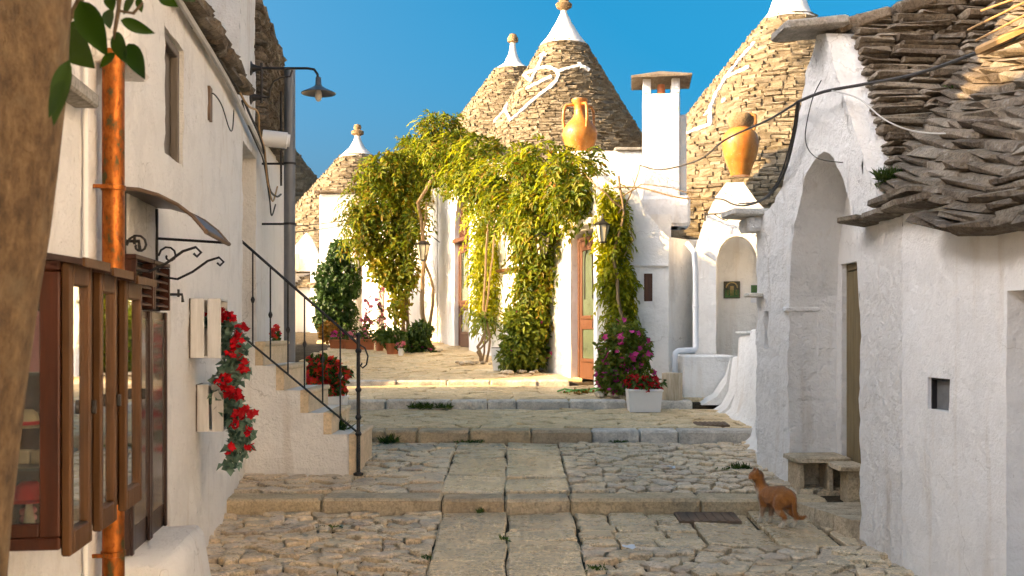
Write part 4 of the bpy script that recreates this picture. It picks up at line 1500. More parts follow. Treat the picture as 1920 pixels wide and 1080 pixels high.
# carved fanlight over the far door
mb = MB()
mb.box(d2a+.004, d2b-.004, -.2, .05, 3.27, 3.35, .01, FC)
mb.build('transom', M['wood_door'], CH)
mb = MB()
cc = (d2a+d2b)/2; hw = (d2b-d2a)/2-.012
pts = [(cc+hw*math.cos(a), 3.52+.60*math.sin(a)) for a in [k*pi/14 for k in range(15)]]
vs = [FC.p(d2a+.012, -.14, 3.352), FC.p(d2b-.012, -.14, 3.352)]+[FC.p(u, -.14, z) for u, z in pts]
vs = vs+[v+Vector((FC.n.x, FC.n.y, 0))*.04 for v in vs]
n = 17
order = [0, 1]+list(range(2, 17))
fs = [tuple(order), tuple(n+i for i in reversed(order))]+[(order[i], order[(i+1) % n], n+order[(i+1) % n], n+order[i]) for i in range(n)]
mb.add(vs, fs); fl = mb.build('fanlight', M['wood_red'], CH)
for k in range(6):
    a = pi*(k+.5)/6
    mb = MB(); mb.tube([FC.p(cc, -.09, 3.40), FC.p(cc+hw*.86*math.cos(a), -.085, 3.40+.62*math.sin(a))], [.022, .03], 6); mb.build('carved_ray', M['wood_gold'], fl)
# lintels, panel
mb = MB(); mb.box(UC(14.30), UC(15.40), .002, .11, 2.98, 3.06, .015, FC); mb.build('lintel', M['wall_far'], CH)
mb = MB(); mb.box(UC(17.3), UC(18.35), .002, .09, 2.53, 2.585, .01, FC); mb.build('sill', M['wood_gold'], CH)
mb = MB(); mb.box(UC(17.405), UC(18.245), -.08, -.05, 2.602, 3.448, 0, FC); pn = mb.build('blind_panel', M['white_paint'], CH)
# deck and parapet behind
mb = MB(); mb.box(1.75, 2.2, 14.75, 21, .4, 3.15); mb.build('rear_wall', M['wall_far'], CH)
mb = MB(); mb.box(0.72, 2.16, 17.25, 17.8, 3.0, 4.45, .03); mb.build('parapet', M['wall_far'], CH)
mb = MB(); mb.box(1.66, 2.2, 17.2, 17.85, 4.452, 4.50, .01); mb.build('coping', M['flag'], CH)
mb = MB(); mb.box(0.5, 3.6, 19.2, 24.6, 1, 4.35); mb.build('rear_wall', M['wall_far'], CH)
CCX, CCY = 1.07, 22.0
def rfC(z): return .60*(8.15-z)+.02 if z > 5.2 else .60*2.95+.02+(5.2-z)*.5
rC = cone_core(CCX, CCY, 4.2, 7.4, rfC, .05, CH, M['cone_core'], 48); rC.name = 'roof'
stones_on(cone_items(CCX, CCY, 4.2, 7.42, rfC, .056, .17, .18, .009), rC, M['roof_warm'], 300)
mb = MB()
mb.lathe([(rfC(7.42)+.05, 7.40), (.34, 7.6), (.16, 7.9), (.07, 8.08), (.05, 8.16)], (CCX, CCY, 0), 24)
mb.build('cap', M['white_cap'], rC, 50)
mb = MB()
mb.lathe([(.05, 8.14), (.15, 8.20), (.17, 8.27), (.09, 8.33), (.14, 8.42), (.12, 8.52), (0, 8.55)], (CCX, CCY, 0), 12, True, .08)
mb.build('finial', M['amphora_rim'], rC, 40)
painted([[(1020, 98), (1008, 124), (993, 153)], [(1012, 104), (1024, 101)], [(985, 137), (1003, 130), (1016, 126), (1030, 125), (1042, 130), (1047, 140), (1043, 150), (1031, 162), (1003, 183), (979, 205), (957, 224)],
         [(986, 165), (1010, 154), (1034, 142)], [(1046, 133), (1064, 127), (1089, 121), (1106, 131)], [(1086, 116), (1092, 127)], [(924, 229), (936, 216), (947, 204), (950, 194)], [(945, 202), (957, 226)], [(981, 139), (992, 149)]], CCX, CCY, rfC, rC, M['white_cap'], .065, .055)
# cone behind
C2X, C2Y = .02, 26.0
def rfC2(z): return .74*(8.45-z)+.02
BH = thing('house', 'partly hidden trullo with a cone roof behind the central cone', 'house', (C2X, C2Y, 1.4))
mb = MB(); mb.box(-1.9, 2.2, 24.7, 28.5, .8, 4.6); mb.build('wall', M['wall_far'], BH)
r2 = cone_core(C2X, C2Y, 4.4, 7.85, rfC2, .05, BH, M['cone_core'], 48); r2.name = 'roof'
stones_on(cone_items(C2X, C2Y, 4.4, 7.88, rfC2, .06, .19, .18, .009), r2, M['roof_warm'], 200)
mb = MB(); mb.lathe([(rfC2(7.88)+.05, 7.86), (.22, 8.05), (.10, 8.28), (.065, 8.5), (.06, 8.56)], (C2X, C2Y, 0), 20); mb.build('cap', M['white_cap'], r2, 50)
mb = MB(); mb.lathe([(.06, 8.55), (.13, 8.58), (.135, 8.66), (.08, 8.76), (0, 8.79)], (C2X, C2Y, 0), 16); mb.build('finial', M['amphora_rim'], r2, 50)

# chimney with a stone hood
CM = Fr((1.83, 14.95), (.52, -.06))
cm = MB()
cm.box(0, .52, -.55, 0, 3.0, 4.86, .02, CM)
chm = cm.build('chimney', M['wall_lumpy'], CH)
for (a, b, c, d) in ((0.0, .12, -.12, 0), (.40, .52, -.12, 0), (0.0, .12, -.55, -.43), (.40, .52, -.55, -.43)):
    mb = MB(); mb.box(a+.003, b-.003, c+.003, d-.003, 4.862, 5.07, .01, CM); mb.build('pillar', M['wall_lumpy'], chm)
mb = MB()
vs = []
for (u, d, z) in ((-.16, .14, 5.06), (.68, .14, 5.07), (.68, -.70, 5.07), (-.16, -.70, 5.07)):
    vs.append(CM.p(u, d, z))
for (u, d, z) in ((-.16, .14, 5.09), (.68, .14, 5.10), (.68, -.70, 5.10), (-.16, -.70, 5.10)):
    vs.append(CM.p(u, d, z))
vs.append(CM.p(.25, -.28, 5.24)); vs.append(CM.p(.25, -.28, 5.18))
mb.add(vs, [(4, 5, 8), (5, 6, 8), (6, 7, 8), (7, 4, 8), (1, 0, 9), (2, 1, 9), (3, 2, 9), (0, 3, 9), (0, 1, 5, 4), (1, 2, 6, 5), (2, 3, 7, 6), (3, 0, 4, 7)])
mb.build('hood', M['roof_grey'], chm)
mb = MB(); mb.tube([CM.p(.26, -.1, 4.865), CM.p(.26, -.1, 5.0)], [.06, .05], 10); mb.build('flue_pot', M['terracotta'], chm, 40)
mb = MB(); mb.box(.525, .62, -.6, -.2, 3.0, 4.6, .02, CM); mb.build('flue_block', M['wall_far'], chm)
mb = MB(); mb.box(-.02, .66, -.6, .06, 3.0, 3.42, .04, CM); mb.build('chimney_base', M['wall_lumpy'], chm)

# ------------------------------------------------------------------ houses further back
FE = Fr((-1.58, 22.52), (-1.84, 2.5), True)
EH = thing('house', 'white house wall at the bend of the street behind the climbing creeper', 'house', (-2.5, 23.7, 1.4))
mb = wall(FE, [0, .9, 1.35, 3.3], cut(.8, 4.55, [(1.9, 2.5, .8, 2.9)]), .35, .012, 3, .2, .3); mb.build('wall', M['wall_far'], EH, 60, .002)
simple_door(FE, 1.96, 2.44, 1.36, 2.84, -.2, EH, M['white_paint'], 'panel', False)
mb = MB(); mb.box(-3.15, -2.45, 24.9, 25.6, 4.0, 5.42, .02); mb.build('chimney', M['wall_far'], EH)
mb = MB(); mb.box(-3.22, -2.38, 24.83, 25.67, 5.425, 5.48, .01); mb.build('chimney_slab', M['flag'], EH)
DH = thing('house', 'small white trullo with a pale cone at the far left of the street', 'house', (-4.4, 26.5, 1.5))
FD = Fr((-5.9, 26.2), (1, -.02))
dg = [(0, 2.9), (.55, 3.6), (.85, 3.95), (1.0, 3.75), (1.45, 2.7), (1.6, 2.4), (3.3, 2.4)]
def dhi(u):
    for (a, za), (b, zb) in zip(dg[:-1], dg[1:]):
        if u <= b: return za+(zb-za)*max(0, u-a)/(b-a)
    return 2.4
mb = wall(FD, [g[0] for g in dg]+[.55, .95], cut(.9, dhi, [(.55, .95, .9, 3.0)]), .3, .012, 3, .2, .2); mb.build('wall', M['wall_far'], DH, 60, .002)
simple_door(FD, .59, .91, 1.5, 2.9, -.2, DH, M['white_paint'], 'panel', False)
mb = MB(); mb.box(-4.62, -3.75, 25.6, 26.15, 1.0, 4.83, .02); cb = mb.build('chimney', M['wall_far'], DH)
mb = MB(); mb.box(-4.74, -3.65, 25.5, 26.25, 4.835, 4.90, .015); mb.build('slab', M['roof_grey'], cb)
mb = MB(); mb.box(-6.6, -1.9, 26.6, 31, .8, 3.3); mb.build('rear_wall', M['wall_far'], DH)
DX, DY = -4.2, 29.0
def rfD(z): return .86*(6.78-z)+.02 if z > 4.4 else .86*2.38+.02+(4.4-z)*.5
rD = cone_core(DX, DY, 2.6, 6.2, rfD, .05, DH, M['cone_core'], 40); rD.name = 'roof'
stones_on(cone_items(DX, DY, 2.6, 6.25, rfD, .066, .22, .20, .009), rD, M['roof_warm'], 200)
mb = MB(); mb.lathe([(rfD(6.25)+.05, 6.22), (.22, 6.5), (.1, 6.72), (.07, 6.85)], (DX, DY, 0), 20); mb.build('cap', M['white_cap'], rD, 50)
mb = MB(); mb.lathe([(.06, 6.83), (.17, 6.88), (.17, 6.96), (.08, 7.0), (.11, 7.06), (.09, 7.13), (0, 7.16)], (DX, DY, 0), 16); mb.build('finial', M['amphora_rim'], rD, 50)
mb = MB(); mb.box(-5.55, -5.2, 26.06, 26.12, 3.02, 3.42, .01)
SG = mb.build('house_sign', M['box_cream']); tag(SG, 'small cream sign board above the far left doorway', 'sign')
GH = thing('house', 'trullo seen just right of the grey pole, its cone in shade', 'house', (-8.3, 34, 1.9))
mb = MB(); mb.box(-12, -5.2, 31.5, 37, .8, 4.4); mb.build('wall', M['wall_far'], GH)
GX, GY = -8.3, 34.0
def rfG(z): return .76*(9.1-z)
rG = cone_core(GX, GY, 4.2, 8.7, rfG, .05, GH, M['cone_core'], 32); rG.name = 'roof'
stones_on(cone_items(GX, GY, 4.2, 8.7, rfG, .085, .28, .22), rG, M['roof_warm'], 60)
# unseen house added beyond the left house to shade the street from the sun
OH = thing('house', 'unseen white house added behind the left house to shade the street', 'house', (-6.5, 17, .9))
mb = MB(); mb.box(-10, -5.3, 13.6, 20.5, .2, 3.9, .03); mb.build('wall', M['wall_far'], OH)

# unseen houses added on the right to throw warm light onto the left front
QH = thing('house', 'unseen tall white house added behind the viewpoint to bounce warm light', 'house', (7, -6, -.4))
mb = MB(); mb.box(5.4, 10, -13, -.6, -1, 7.0, .03); mb.build('wall', M['wall_far'], QH)
for k in range(4):
    mb = MB(); mb.box(5.36, 5.398, -11.5+k*2.9, -10.6+k*2.9, 1.2, 2.9, .01); mb.build('shutter', M['wood_old'], QH)
UH = thing('house', 'unseen white house added behind the near house on the right to bounce sunlight', 'house', (7.5, 3, -.3))
mb = MB(); mb.box(5.6, 10, 0, 7.2, -1, 7.4, .03); mb.build('wall', M['wall_far'], UH)  # second unseen house, added as a sunlit reflector for the left wall
for k in range(2):
    mb = MB(); mb.box(5.56, 5.598, 1.6+k*2.9, 2.4+k*2.9, 4.9, 6.3, .01); mb.build('shutter', M['wood_old'], UH)

# ------------------------------------------------------------------ plants
rng = np.random.default_rng(11)
def unit(a): return a/np.maximum(np.linalg.norm(a, axis=1, keepdims=True), 1e-9)

def leaf_mesh(name, pos, d, n, L, W, curl=.18):
    d = unit(d); s = unit(np.cross(d, n)); n = np.cross(s, d)
    L = L[:, None]; W = W[:, None]
    b = pos; t = pos+d*L-n*L*curl
    m = pos+d*L*.45-n*L*.0
    l = m+s*W*.5+n*W*.18; r = m-s*W*.5+n*W*.18
    V = np.stack([b, r, t, l], 1).reshape(-1, 3)
    N = len(pos)
    i = np.arange(N)*4
    Fc = np.concatenate([np.stack([i, i+1, i+2], 1), np.stack([i, i+2, i+3], 1)])
    me = bpy.data.meshes.new(name)
    me.vertices.add(len(V)); me.vertices.foreach_set('co', V.astype(np.float32).ravel())
    me.loops.add(Fc.size); me.loops.foreach_set('vertex_index', Fc.astype(np.int32).ravel())
    me.polygons.add(len(Fc)); me.polygons.foreach_set('loop_start', np.arange(0, Fc.size, 3, dtype=np.int32))
    me.update(calc_edges=True); me.validate()
    return me

def blob_points(blobs, n, shell=.6):
    """blobs: (centre, radii). Points near the surface with outward normals."""
    w = np.array([b[1][0]*b[1][2]+b[1][0]*b[1][1]+b[1][1]*b[1][2] for b in blobs]); w = w/w.sum()
    k = rng.choice(len(blobs), n, p=w)
    C = np.array([tuple(b[0]) for b in blobs])[k]; Rr = np.array([b[1] for b in blobs])[k]
    u = unit(rng.normal(size=(n, 3)))
    rad = (shell+(1-shell)*rng.random(n))*(1+.22*np.sin(u[:, 0]*9+k)*np.sin(u[:, 2]*7+2*k))
    return C+u*Rr*rad[:, None], u

def pxblob(px, py, Y, rx, ry, dep=None):
    c = P(px, py, Y); k = Y/F
    return (c, (rx*k, dep if dep else max(rx, ry)*k*.75, ry*k))

def foliage(name, blobs, n, L, W, mat, parent, droop=.5, shell=.55, kind='stuff'):
    p, u = blob_points(blobs, n, shell)
    d = u*.7+rng.normal(size=p.shape)*.55; d[:, 2] -= droop
    nn = u+rng.normal(size=p.shape)*.5; nn[:, 2] += .4
    me = leaf_mesh(name, p, d, nn, L*rng.uniform(.6, 1.25, n), W*rng.uniform(.7, 1.2, n))
    o = obj(name, me, mat, parent)
    if kind: tag(o, kind=kind)
    return o

def sprays(name, blobs, n, L, mat, parent, droop=.9, pairs=4, leaf=.1, shell=.55):
    """pinnate hanging leaves (wisteria)"""
    p, u = blob_points(blobs, n, shell)
    d = u*.8+rng.normal(size=p.shape)*.45; d[:, 2] -= droop*.4; d = unit(d)
    nn = u*.6+rng.normal(size=p.shape)*.4; nn[:, 2] += .7
    s = unit(np.cross(d, nn))
    ln = L*rng.uniform(.7, 1.3, n)
    PP, DD, NN, LL = [], [], [], []
    for k in range(pairs):
        t = (k+.6)/pairs
        q = p+d*(ln*t)[:, None]; q[:, 2] -= ln*droop*t*t*.6
        dd = d.copy(); dd[:, 2] -= droop*t
        for sd in (-1, 1):
            PP.append(q); DD.append(unit(dd)*.6+s*sd*.75+rng.normal(size=p.shape)*.12); NN.append(nn); LL.append(leaf*(1.05-.35*abs(t-.45))*np.ones(n))
    q = p+d*ln[:, None]; q[:, 2] -= ln*droop*.6
    dd = d.copy(); dd[:, 2] -= droop
    PP.append(q); DD.append(dd); NN.append(nn); LL.append(leaf*np.ones(n))
    PP = np.concatenate(PP); DD = np.concatenate(DD); NN = np.concatenate(NN); LL = np.concatenate(LL)*rng.uniform(.8, 1.2, len(PP))
    me = leaf_mesh(name, PP, DD, NN, LL, LL*.36)
    return tag(obj(name, me, mat, parent), kind='stuff')

def blossoms(name, pts, r, mat, parent, petals=5):
    pts = np.array(pts); n = len(pts)
    ax = unit(rng.normal(size=(n, 3))+np.array([0, -.9, .5]))
    a = unit(np.cross(ax, rng.normal(size=(n, 3)))); b = np.cross(ax, a)
    PP, DD, NN = [], [], []
    for k in range(petals):
        an = 2*pi*k/petals
        PP.append(pts); DD.append(a*math.cos(an)+b*math.sin(an)+ax*.45); NN.append(ax)
    PP = np.concatenate(PP); N = len(PP)
    me = leaf_mesh(name, PP, np.concatenate(DD), np.concatenate(NN), r*rng.uniform(.8, 1.2, N), r*.95*np.ones(N), .25)
    return tag(obj(name, me, mat, parent), kind='stuff')

def stem(pts, r0, r1, n=7, wob=.02):
    mb = MB()
    pts = [Vector(p) for p in pts]
    q = []
    for i in range(len(pts)-1):
        for k in range(3):
            t = k/3
            q.append(pts[i].lerp(pts[i+1], t)+Vector((rnd(-wob, wob), rnd(-wob, wob), 0)))
    q.append(pts[-1])
    rs = [r0+(r1-r0)*i/(len(q)-1) for i in range(len(q))]
    mb.tube(q, rs, n)
    return mb

def FY(px): return 5.863/((px-960)/F+.33)      # depth of the central facade at that column

# wisteria over the two doors
def fb(px, py, rx, ry, dd=.40): return pxblob(px, py, FY(px)-dd, rx, ry, .38)
W = thing('wisteria', 'large yellow green wisteria draped over the doors of the central house', 'climbing plant', P(790, 650, 21.6))
main = [fb(825, 248, 42, 38), fb(800, 300, 42, 50), fb(860, 290, 48, 45), fb(905, 310, 45, 50), fb(955, 325, 45, 40), fb(1020, 318, 50, 48), fb(1075, 330, 42, 45),
        fb(785, 365, 36, 50), fb(908, 350, 32, 35), fb(965, 370, 42, 40), fb(1025, 375, 50, 45), fb(1072, 362, 32, 34), fb(798, 340, 36, 42), fb(985, 400, 32, 35), fb(780, 425, 26, 42), fb(790, 405, 22, 38), fb(775, 300, 30, 40), fb(768, 350, 30, 45),
        fb(880, 325, 36, 24)]
sprays('crown', main, 3000, .26, M['lf_wist'], W, 1.0, 4, .12)
sprays('crown', [(b[0]+Vector((-.12, -.12, .08)), tuple(r*.9 for r in b[1])) for b in main], 420, .24, M['lf_yellow'], W, 1.0, 4, .11, .9)
foliage('withered_leaves', main, 420, .10, .05, M['fl_orange'], W, .9, .75)
for bp in (((790, 380), (800, 330), (840, 290), (900, 300), (960, 325)), ((880, 320), (940, 345), (1010, 340), (1080, 345)), ((820, 300), (835, 250), (815, 225)), ((960, 330), (985, 400), (1010, 470)), ((900, 320), (915, 400), (918, 500))):
    stem([P(x, y, FY(x)-.55) for x, y in bp], .022, .010, 6, .04).build('branch', M['stem'], W, 50)
c1 = [fb(916, 410, 27, 38, .3), fb(918, 465, 22, 42, .3), fb(918, 520, 20, 42, .3), fb(914, 568, 19, 32, .3)]
c2 = [fb(1018, 425, 30, 40, .3), fb(1010, 480, 30, 45, .3), fb(1010, 530, 26, 40, .3), fb(1007, 565, 20, 25, .3)]
o = sprays('hanging_curtain', c1, 430, .26, M['lf_yellow'], W, 1.2, 4, .12)
o = sprays('hanging_curtain', c2, 620, .26, M['lf_wist'], W, 1.2, 4, .12)
for pts, r in (([P(905, 690, 17.9), P(898, 650, 17.9), P(912, 620, 18), P(905, 560, 18), P(915, 420, 18)], .03),
               ([P(912, 690, 17.9), P(920, 640, 17.9), P(908, 600, 18), P(925, 480, 18), P(930, 380, 18)], .022),
               ([P(1000, 640, 16.4), P(1010, 560, 16.4), P(1000, 450, 16.4), P(1020, 350, 16.4)], .03),
               ([P(800, 640, 21.4), P(790, 560, 21.4), P(798, 480, 21.4), P(785, 380, 21.4), P(830, 300, 20.8)], .05),
               ([P(806, 640, 21.4), P(812, 540, 21.4), P(790, 470, 21.4), P(800, 380, 21.4)], .035)):
    stem(pts, r, r*.6).build('stem', M['stem'], W, 50)

# yellow vine on the front corner
V3 = thing('climbing_vine', 'slim yellow vine climbing the corner beside the brown door', 'climbing plant', P(1168, 745, 13.75))
b3 = [pxblob(*a, 14.14, *b, .06) for a, b in (((1150, 375), (15, 30)), ((1152, 420), (15, 28)), ((1152, 462), (20, 34)), ((1155, 510), (22, 36)), ((1160, 555), (21, 34)), ((1165, 590), (18, 22)))]
sprays('crown', b3, 430, .15, M['lf_yellow'], V3, 1.1, 4, .10)
for pts, r in (([P(1170, 740, 13.8), P(1165, 600, 13.95), P(1150, 480, 14.0), P(1170, 400, 14.0), P(1160, 330, 14.0)], .028), ([P(1160, 400, 14), P(1190, 350, 14), P(1200, 310, 14.0)], .012), ([P(1165, 390, 14), P(1120, 350, 14), P(1100, 330, 14.2)], .014), ([P(1172, 480, 14), P(1186, 450, 14.0), P(1180, 420, 14.0)], .008), ([P(1165, 370, 14), P(1205, 345, 13.9), P(1260, 352, 13.8), P(1340, 375, 13.6)], .010)):
    stem(pts, r, r*.5).build('stem', M['stem'], V3, 50)

# creeper at the bend
V1 = thing('creeper', 'tangled olive green creeper with rusty leaves left of the central house', 'climbing plant', P(755, 640, 21.8))
Yc = 21.9
bl = [pxblob(*a, Yc, *b, .45) for a, b in (((705, 345), (36, 32)), ((690, 400), (34, 42)), ((745, 335), (38, 34)), ((735, 390), (42, 45)), ((695, 455), (34, 40)), ((745, 455), (38, 42)), ((760, 520), (25, 40)), ((735, 520), (25, 36)), ((748, 575), (18, 36)), ((715, 500), (28, 32)), ((735, 300), (16, 16)))]
foliage('crown', bl, 5600, .12, .075, M['lf_vine'], V1, .7, .35)
sprays('crown', [pxblob(*a, Yc-.1, *b, .4) for a, b in (((755, 320), (34, 34)), ((768, 400), (24, 50)), ((720, 310), (40, 20)), ((700, 380), (50, 60)), ((760, 480), (22, 40)), ((668, 430), (18, 34)))], 520, .3, M['lf_wist'], V1, 1.0, 4, .13)
for a in ((745, 640, 735, 480), (752, 640, 760, 470), (760, 640, 750, 450), (740, 640, 742, 500), (765, 630, 775, 470)):
    stem([P(a[0], a[1], Yc), P((a[0]+a[2])/2+rnd(-6, 6), (a[1]+a[3])/2, Yc+.05), P(a[2], a[3], Yc+.1)], .035, .02).build('stem', M['stem'], V1, 50)
# ivy
IV = thing('ivy_bush', 'dense dark green ivy bush against the far left house', 'bush', P(632, 640, 22.6))
bl = [pxblob(*a, 22.8, *b, .5) for a, b in (((638, 475), (18, 26)), ((618, 525), (25, 40)), ((650, 530), (24, 42)), ((628, 575), (38, 42)), ((640, 612), (28, 28)), ((615, 600), (22, 30)))]
foliage('crown', bl, 5200, .10, .085, M['lf_ivy'], IV, .6, .7)
stem([P(632, 642, 22.8), P(630, 600, 22.8), P(634, 540, 22.8)], .05, .03).build('stem', M['stem'], IV, 50)
# shrub in front of the wisteria
SB = thing('shrub', 'glossy green shrub at the foot of the hanging wisteria', 'bush', P(985, 700, 16.0))
bl = [pxblob(*a, 16.1, *b, .4) for a, b in (((982, 600), (36, 30)), ((978, 640), (40, 36)), ((990, 665), (38, 34)), ((962, 672), (28, 26)), ((1000, 620), (28, 30)))]
foliage('crown', bl, 4200, .095, .05, M['lf_bush'], SB, .35)
stem([P(985, 702, 16.1), P(982, 660, 16.1), P(980, 610, 16.1)], .04, .02).build('stem', M['stem'], SB, 50)
pp = blob_points(bl, 22, .95)[0]; blossoms('flowers', pp, .035, M['fl_magenta'], SB)
# bougainvillea
BG = thing('flowering_bush', 'round bush with magenta flowers beside the brown door', 'bush', P(1168, 745, 13.5))
bl = [pxblob(*a, 13.55, *b, .34) for a, b in (((1168, 625), (34, 26)), ((1165, 660), (46, 38)), ((1172, 700), (46, 38)), ((1160, 722), (36, 22)), ((1195, 660), (24, 36)), ((1140, 690), (22, 34)))]
foliage('crown', bl, 4600, .075, .042, M['lf_bush'], BG, .3)
pp, _ = blob_points(bl, 170, .99); blossoms('flowers', pp, .045, M['fl_magenta'], BG)
stem([P(1168, 746, 13.6), P(1166, 690, 13.6), P(1166, 630, 13.7)], .035, .02).build('stem', M['stem'], BG, 50)
# yucca / palm tuft between the doors
YU = thing('yucca', 'small drooping yucca with two twisted bare trunks by the white wall', 'plant', P(908, 692, 17.5))
mb = MB()
for k in range(46):
    a = rnd(0, 2*pi); l = rnd(.28, .46); up = rnd(-.1, .9)
    c = P(rnd(905, 925), rnd(588, 606), 17.4)
    pts = []
    for i in range(5):
        t = i/4
        pts.append(c+Vector((math.cos(a)*l*t, math.sin(a)*l*t*.7, l*(up*t-.85*t*t))))
    s = Vector((-math.sin(a), math.cos(a), .0))
    vs = []
    for i, p in enumerate(pts):
        w = .02*(1-(i/4)**2*.95)
        vs += [p-s*w, p+s*w]
    mb.add(vs, [(2*i, 2*i+1, 2*i+3, 2*i+2) for i in range(4)])
tag(mb.build('leaves', M['lf_bush'], YU), kind='stuff')
for dx in (-5, 6):
    stem([P(906+dx, 692, 17.5), P(902-dx*1.2, 660, 17.5), P(914+dx, 632, 17.45), P(912, 600, 17.4)], .018, .014, 7, .006).build('trunk', M['stem'], YU, 50)
AG = thing('agave', 'pointed grey green agave behind the glossy shrub', 'plant', P(965, 640, 16.9))
mb = MB()
for k in range(14):
    a = pi*(.08+.84*k/13)+rnd(-.06, .06); l = rnd(.32, .5)
    c = P(960, 600, 16.7)
    d = Vector((math.cos(a)*.75, rnd(-.3, .1), math.sin(a)))
    s = d.cross(Vector((0, 1, 0))).normalized()
    vs = []
    for i in range(4):
        t = i/3; w = .028*(1-t)+.001
        q = c+d*l*t+Vector((0, 0, -.06*t*t))
        vs += [q-s*w, q+Vector((0, -.01, 0)), q+s*w]
    mb.add(vs, [f for i in range(3) for f in ((3*i, 3*i+1, 3*i+4, 3*i+3), (3*i+1, 3*i+2, 3*i+5, 3*i+4))])
tag(mb.build('leaves', M['lf_bush'], AG), kind='stuff')
mb = MB(); mb.tube([P(962, 690, 16.9), P(960, 600, 16.75)], .03, 8); mb.build('stem', M['stem'], AG, 40)
# loose stones edging the beds
for i, (px, py, Y, n) in enumerate(((890, 693, 17.2, 10), (975, 704, 15.7, 14), (1150, 742, 13.4, 12), (800, 668, 19.8, 8))):
    mb = MB()
    for k in range(n):
        c = P(px+rnd(-35, 35), py, Y+rnd(-.15, .15)); c.z = gz(c.y)+.03
        r = rnd(.03, .06)
        mb.lathe([(0, -.6*r), (.8*r, -.3*r), (r, .1*r), (.6*r, .6*r), (0, .7*r)], c, 6, False, .2)
    tag(mb.build('edging_stones', M['bench'], None, None), ['loose pebbles edging the bed under the yucca', 'loose pebbles edging the glossy shrub', 'loose pebbles edging the magenta flowering bush', 'loose pebbles below the flowering shrub at the bend'][i], 'pebbles', None, 'stuff')

# shrub and pots at the bend
S2 = thing('shrub', 'leafy green shrub with red flowers by the terracotta pots at the bend', 'bush', P(788, 672, 19.6))
bl = [pxblob(*a, 19.8, *b, .3) for a, b in (((788, 622), (22, 18)), ((780, 645), (26, 20)), ((792, 660), (22, 14)))]
foliage('crown', bl, 1500, .10, .06, M['lf_green'], S2, .3)
pp, _ = blob_points(bl, 14, .95); blossoms('flowers', pp, .05, M['fl_magenta'], S2)
stem([P(788, 672, 19.8), P(786, 640, 19.8), P(786, 610, 19.8)], .02, .012).build('stem', M['stem_green'], S2)
def trough(px, py, Y, w, h, label, flow, n=26):
    c = P(px, py, Y); c.z = gz(Y)
    t = thing('flower_trough', label, 'planter', c, 'terracotta troughs at the bend')
    mb = MB()
    x, y, z = c
    mb.box8([(x-w*.44, y-.09, z), (x+w*.44, y-.09, z), (x+w*.44, y+.09, z), (x-w*.44, y+.09, z), (x-w*.5, y-.11, z+h), (x+w*.5, y-.11, z+h), (x+w*.5, y+.11, z+h), (x-w*.5, y+.11, z+h)])
    mb.box(x-w*.53, x+w*.53, y-.13, y+.13, z+h+.001, z+h+.03, .006)
    mb.build('trough', M['terracotta'], t)
    b = [(Vector((x, y, z+h+.08)), (w*.5, .12, .1))]
    foliage('leaves', b, 120, .08, .05, M['lf_green'], t, .1)
    pp, _ = blob_points([(Vector((x, y, z+h+.12)), (w*.48, .12, .09))], n, .8); blossoms('flowers', pp, .035, M[flow], t)
trough(634, 656, 20.6, .30, .15, 'terracotta trough of violet flowers, leftmost at the bend', 'fl_magenta')
trough(661, 656, 20.5, .27, .15, 'terracotta trough of pink flowers, middle one at the bend', 'fl_pink')
trough(688, 656, 20.4, .27, .17, 'terracotta trough below the tall pink flower spikes', 'fl_pink', 10)
SP = thing('pink_flower_spike', 'tall pink flowering stems rising behind the terracotta troughs', 'plant', P(690, 640, 20.8))
for (px, top) in ((690, 560), (712, 545), (683, 590), (716, 600), (722, 640)):
    b = P(px+2, 655, 20.9); b.z = gz(20.9); t = P(px, top, 20.9)
    stem([b, b.lerp(t, .5)+Vector((.04, 0, 0)), t], .01, .006).build('stem', M['stem_green'], SP)
    pts = [tuple(b.lerp(t, .45+.58*k/9)+Vector((rnd(-.06, .06), rnd(-.06, .06), 0))) for k in range(10)]
    blossoms('flowers', pts, .06, M['fl_pink'], SP)
    foliage('leaves', [(b.lerp(t, .35), (.1, .1, (t.z-b.z)*.38))], 70, .1, .05, M['lf_green'], SP, .3)
OB = thing('rusty_shrub', 'low rusty orange shrub under the ivy bush', 'bush', P(618, 645, 21.6))
foliage('crown', [pxblob(618, 622, 21.6, 18, 20, .2)], 600, .09, .05, M['fl_orange'], OB, .2)
def round_pot(name, px, py, Y, r, h, mat, label, cat='flowerpot'):
    c = P(px, py, Y); c.z = gz(Y)
    t = thing(name, label, cat, c)
    mb = MB(); mb.lathe([(r*.7, 0), (r*.95, h*.85), (r*1.1, h*.86), (r*1.1, h), (r*.95, h), (r*.9, h*.9), (0, h*.9)], c, 18); mb.build('pot', mat, t, 40)
    return t, c
t, c = round_pot('flowerpot', 736, 672, 19.3, .14, .2, M['terracotta'], 'wide terracotta pot of green leaves in front of the creeper')
foliage('leaves', [(c+Vector((0, 0, .3)), (.22, .18, .16))], 320, .11, .06, M['lf_green'], t, .2)
t, c = round_pot('flowerpot', 752, 673, 19.0, .06, .13, M['white_paint'], 'small white pot of violet flowers beside the wide terracotta pot')
foliage('leaves', [(c+Vector((0, 0, .17)), (.08, .08, .05))], 60, .06, .04, M['lf_green'], t, .1)
blossoms('flowers', blob_points([(c+Vector((0, 0, .2)), (.08, .08, .05))], 26, .7)[0], .03, M['fl_pink'], t)
t, c = round_pot('flowerpot', 712, 662, 20.0, .09, .2, M['terracotta'], 'tall narrow terracotta pot under the pink flower spikes')
foliage('leaves', [(c+Vector((0, 0, .28)), (.1, .1, .1))], 120, .1, .05, M['lf_green'], t, .3)
mb = MB()
c = P(965, 702, 15.55); c.z = gz(15.55)
WP = thing('square_pot', 'pale square pot tilted at the foot of the glossy shrub', 'flowerpot', c)
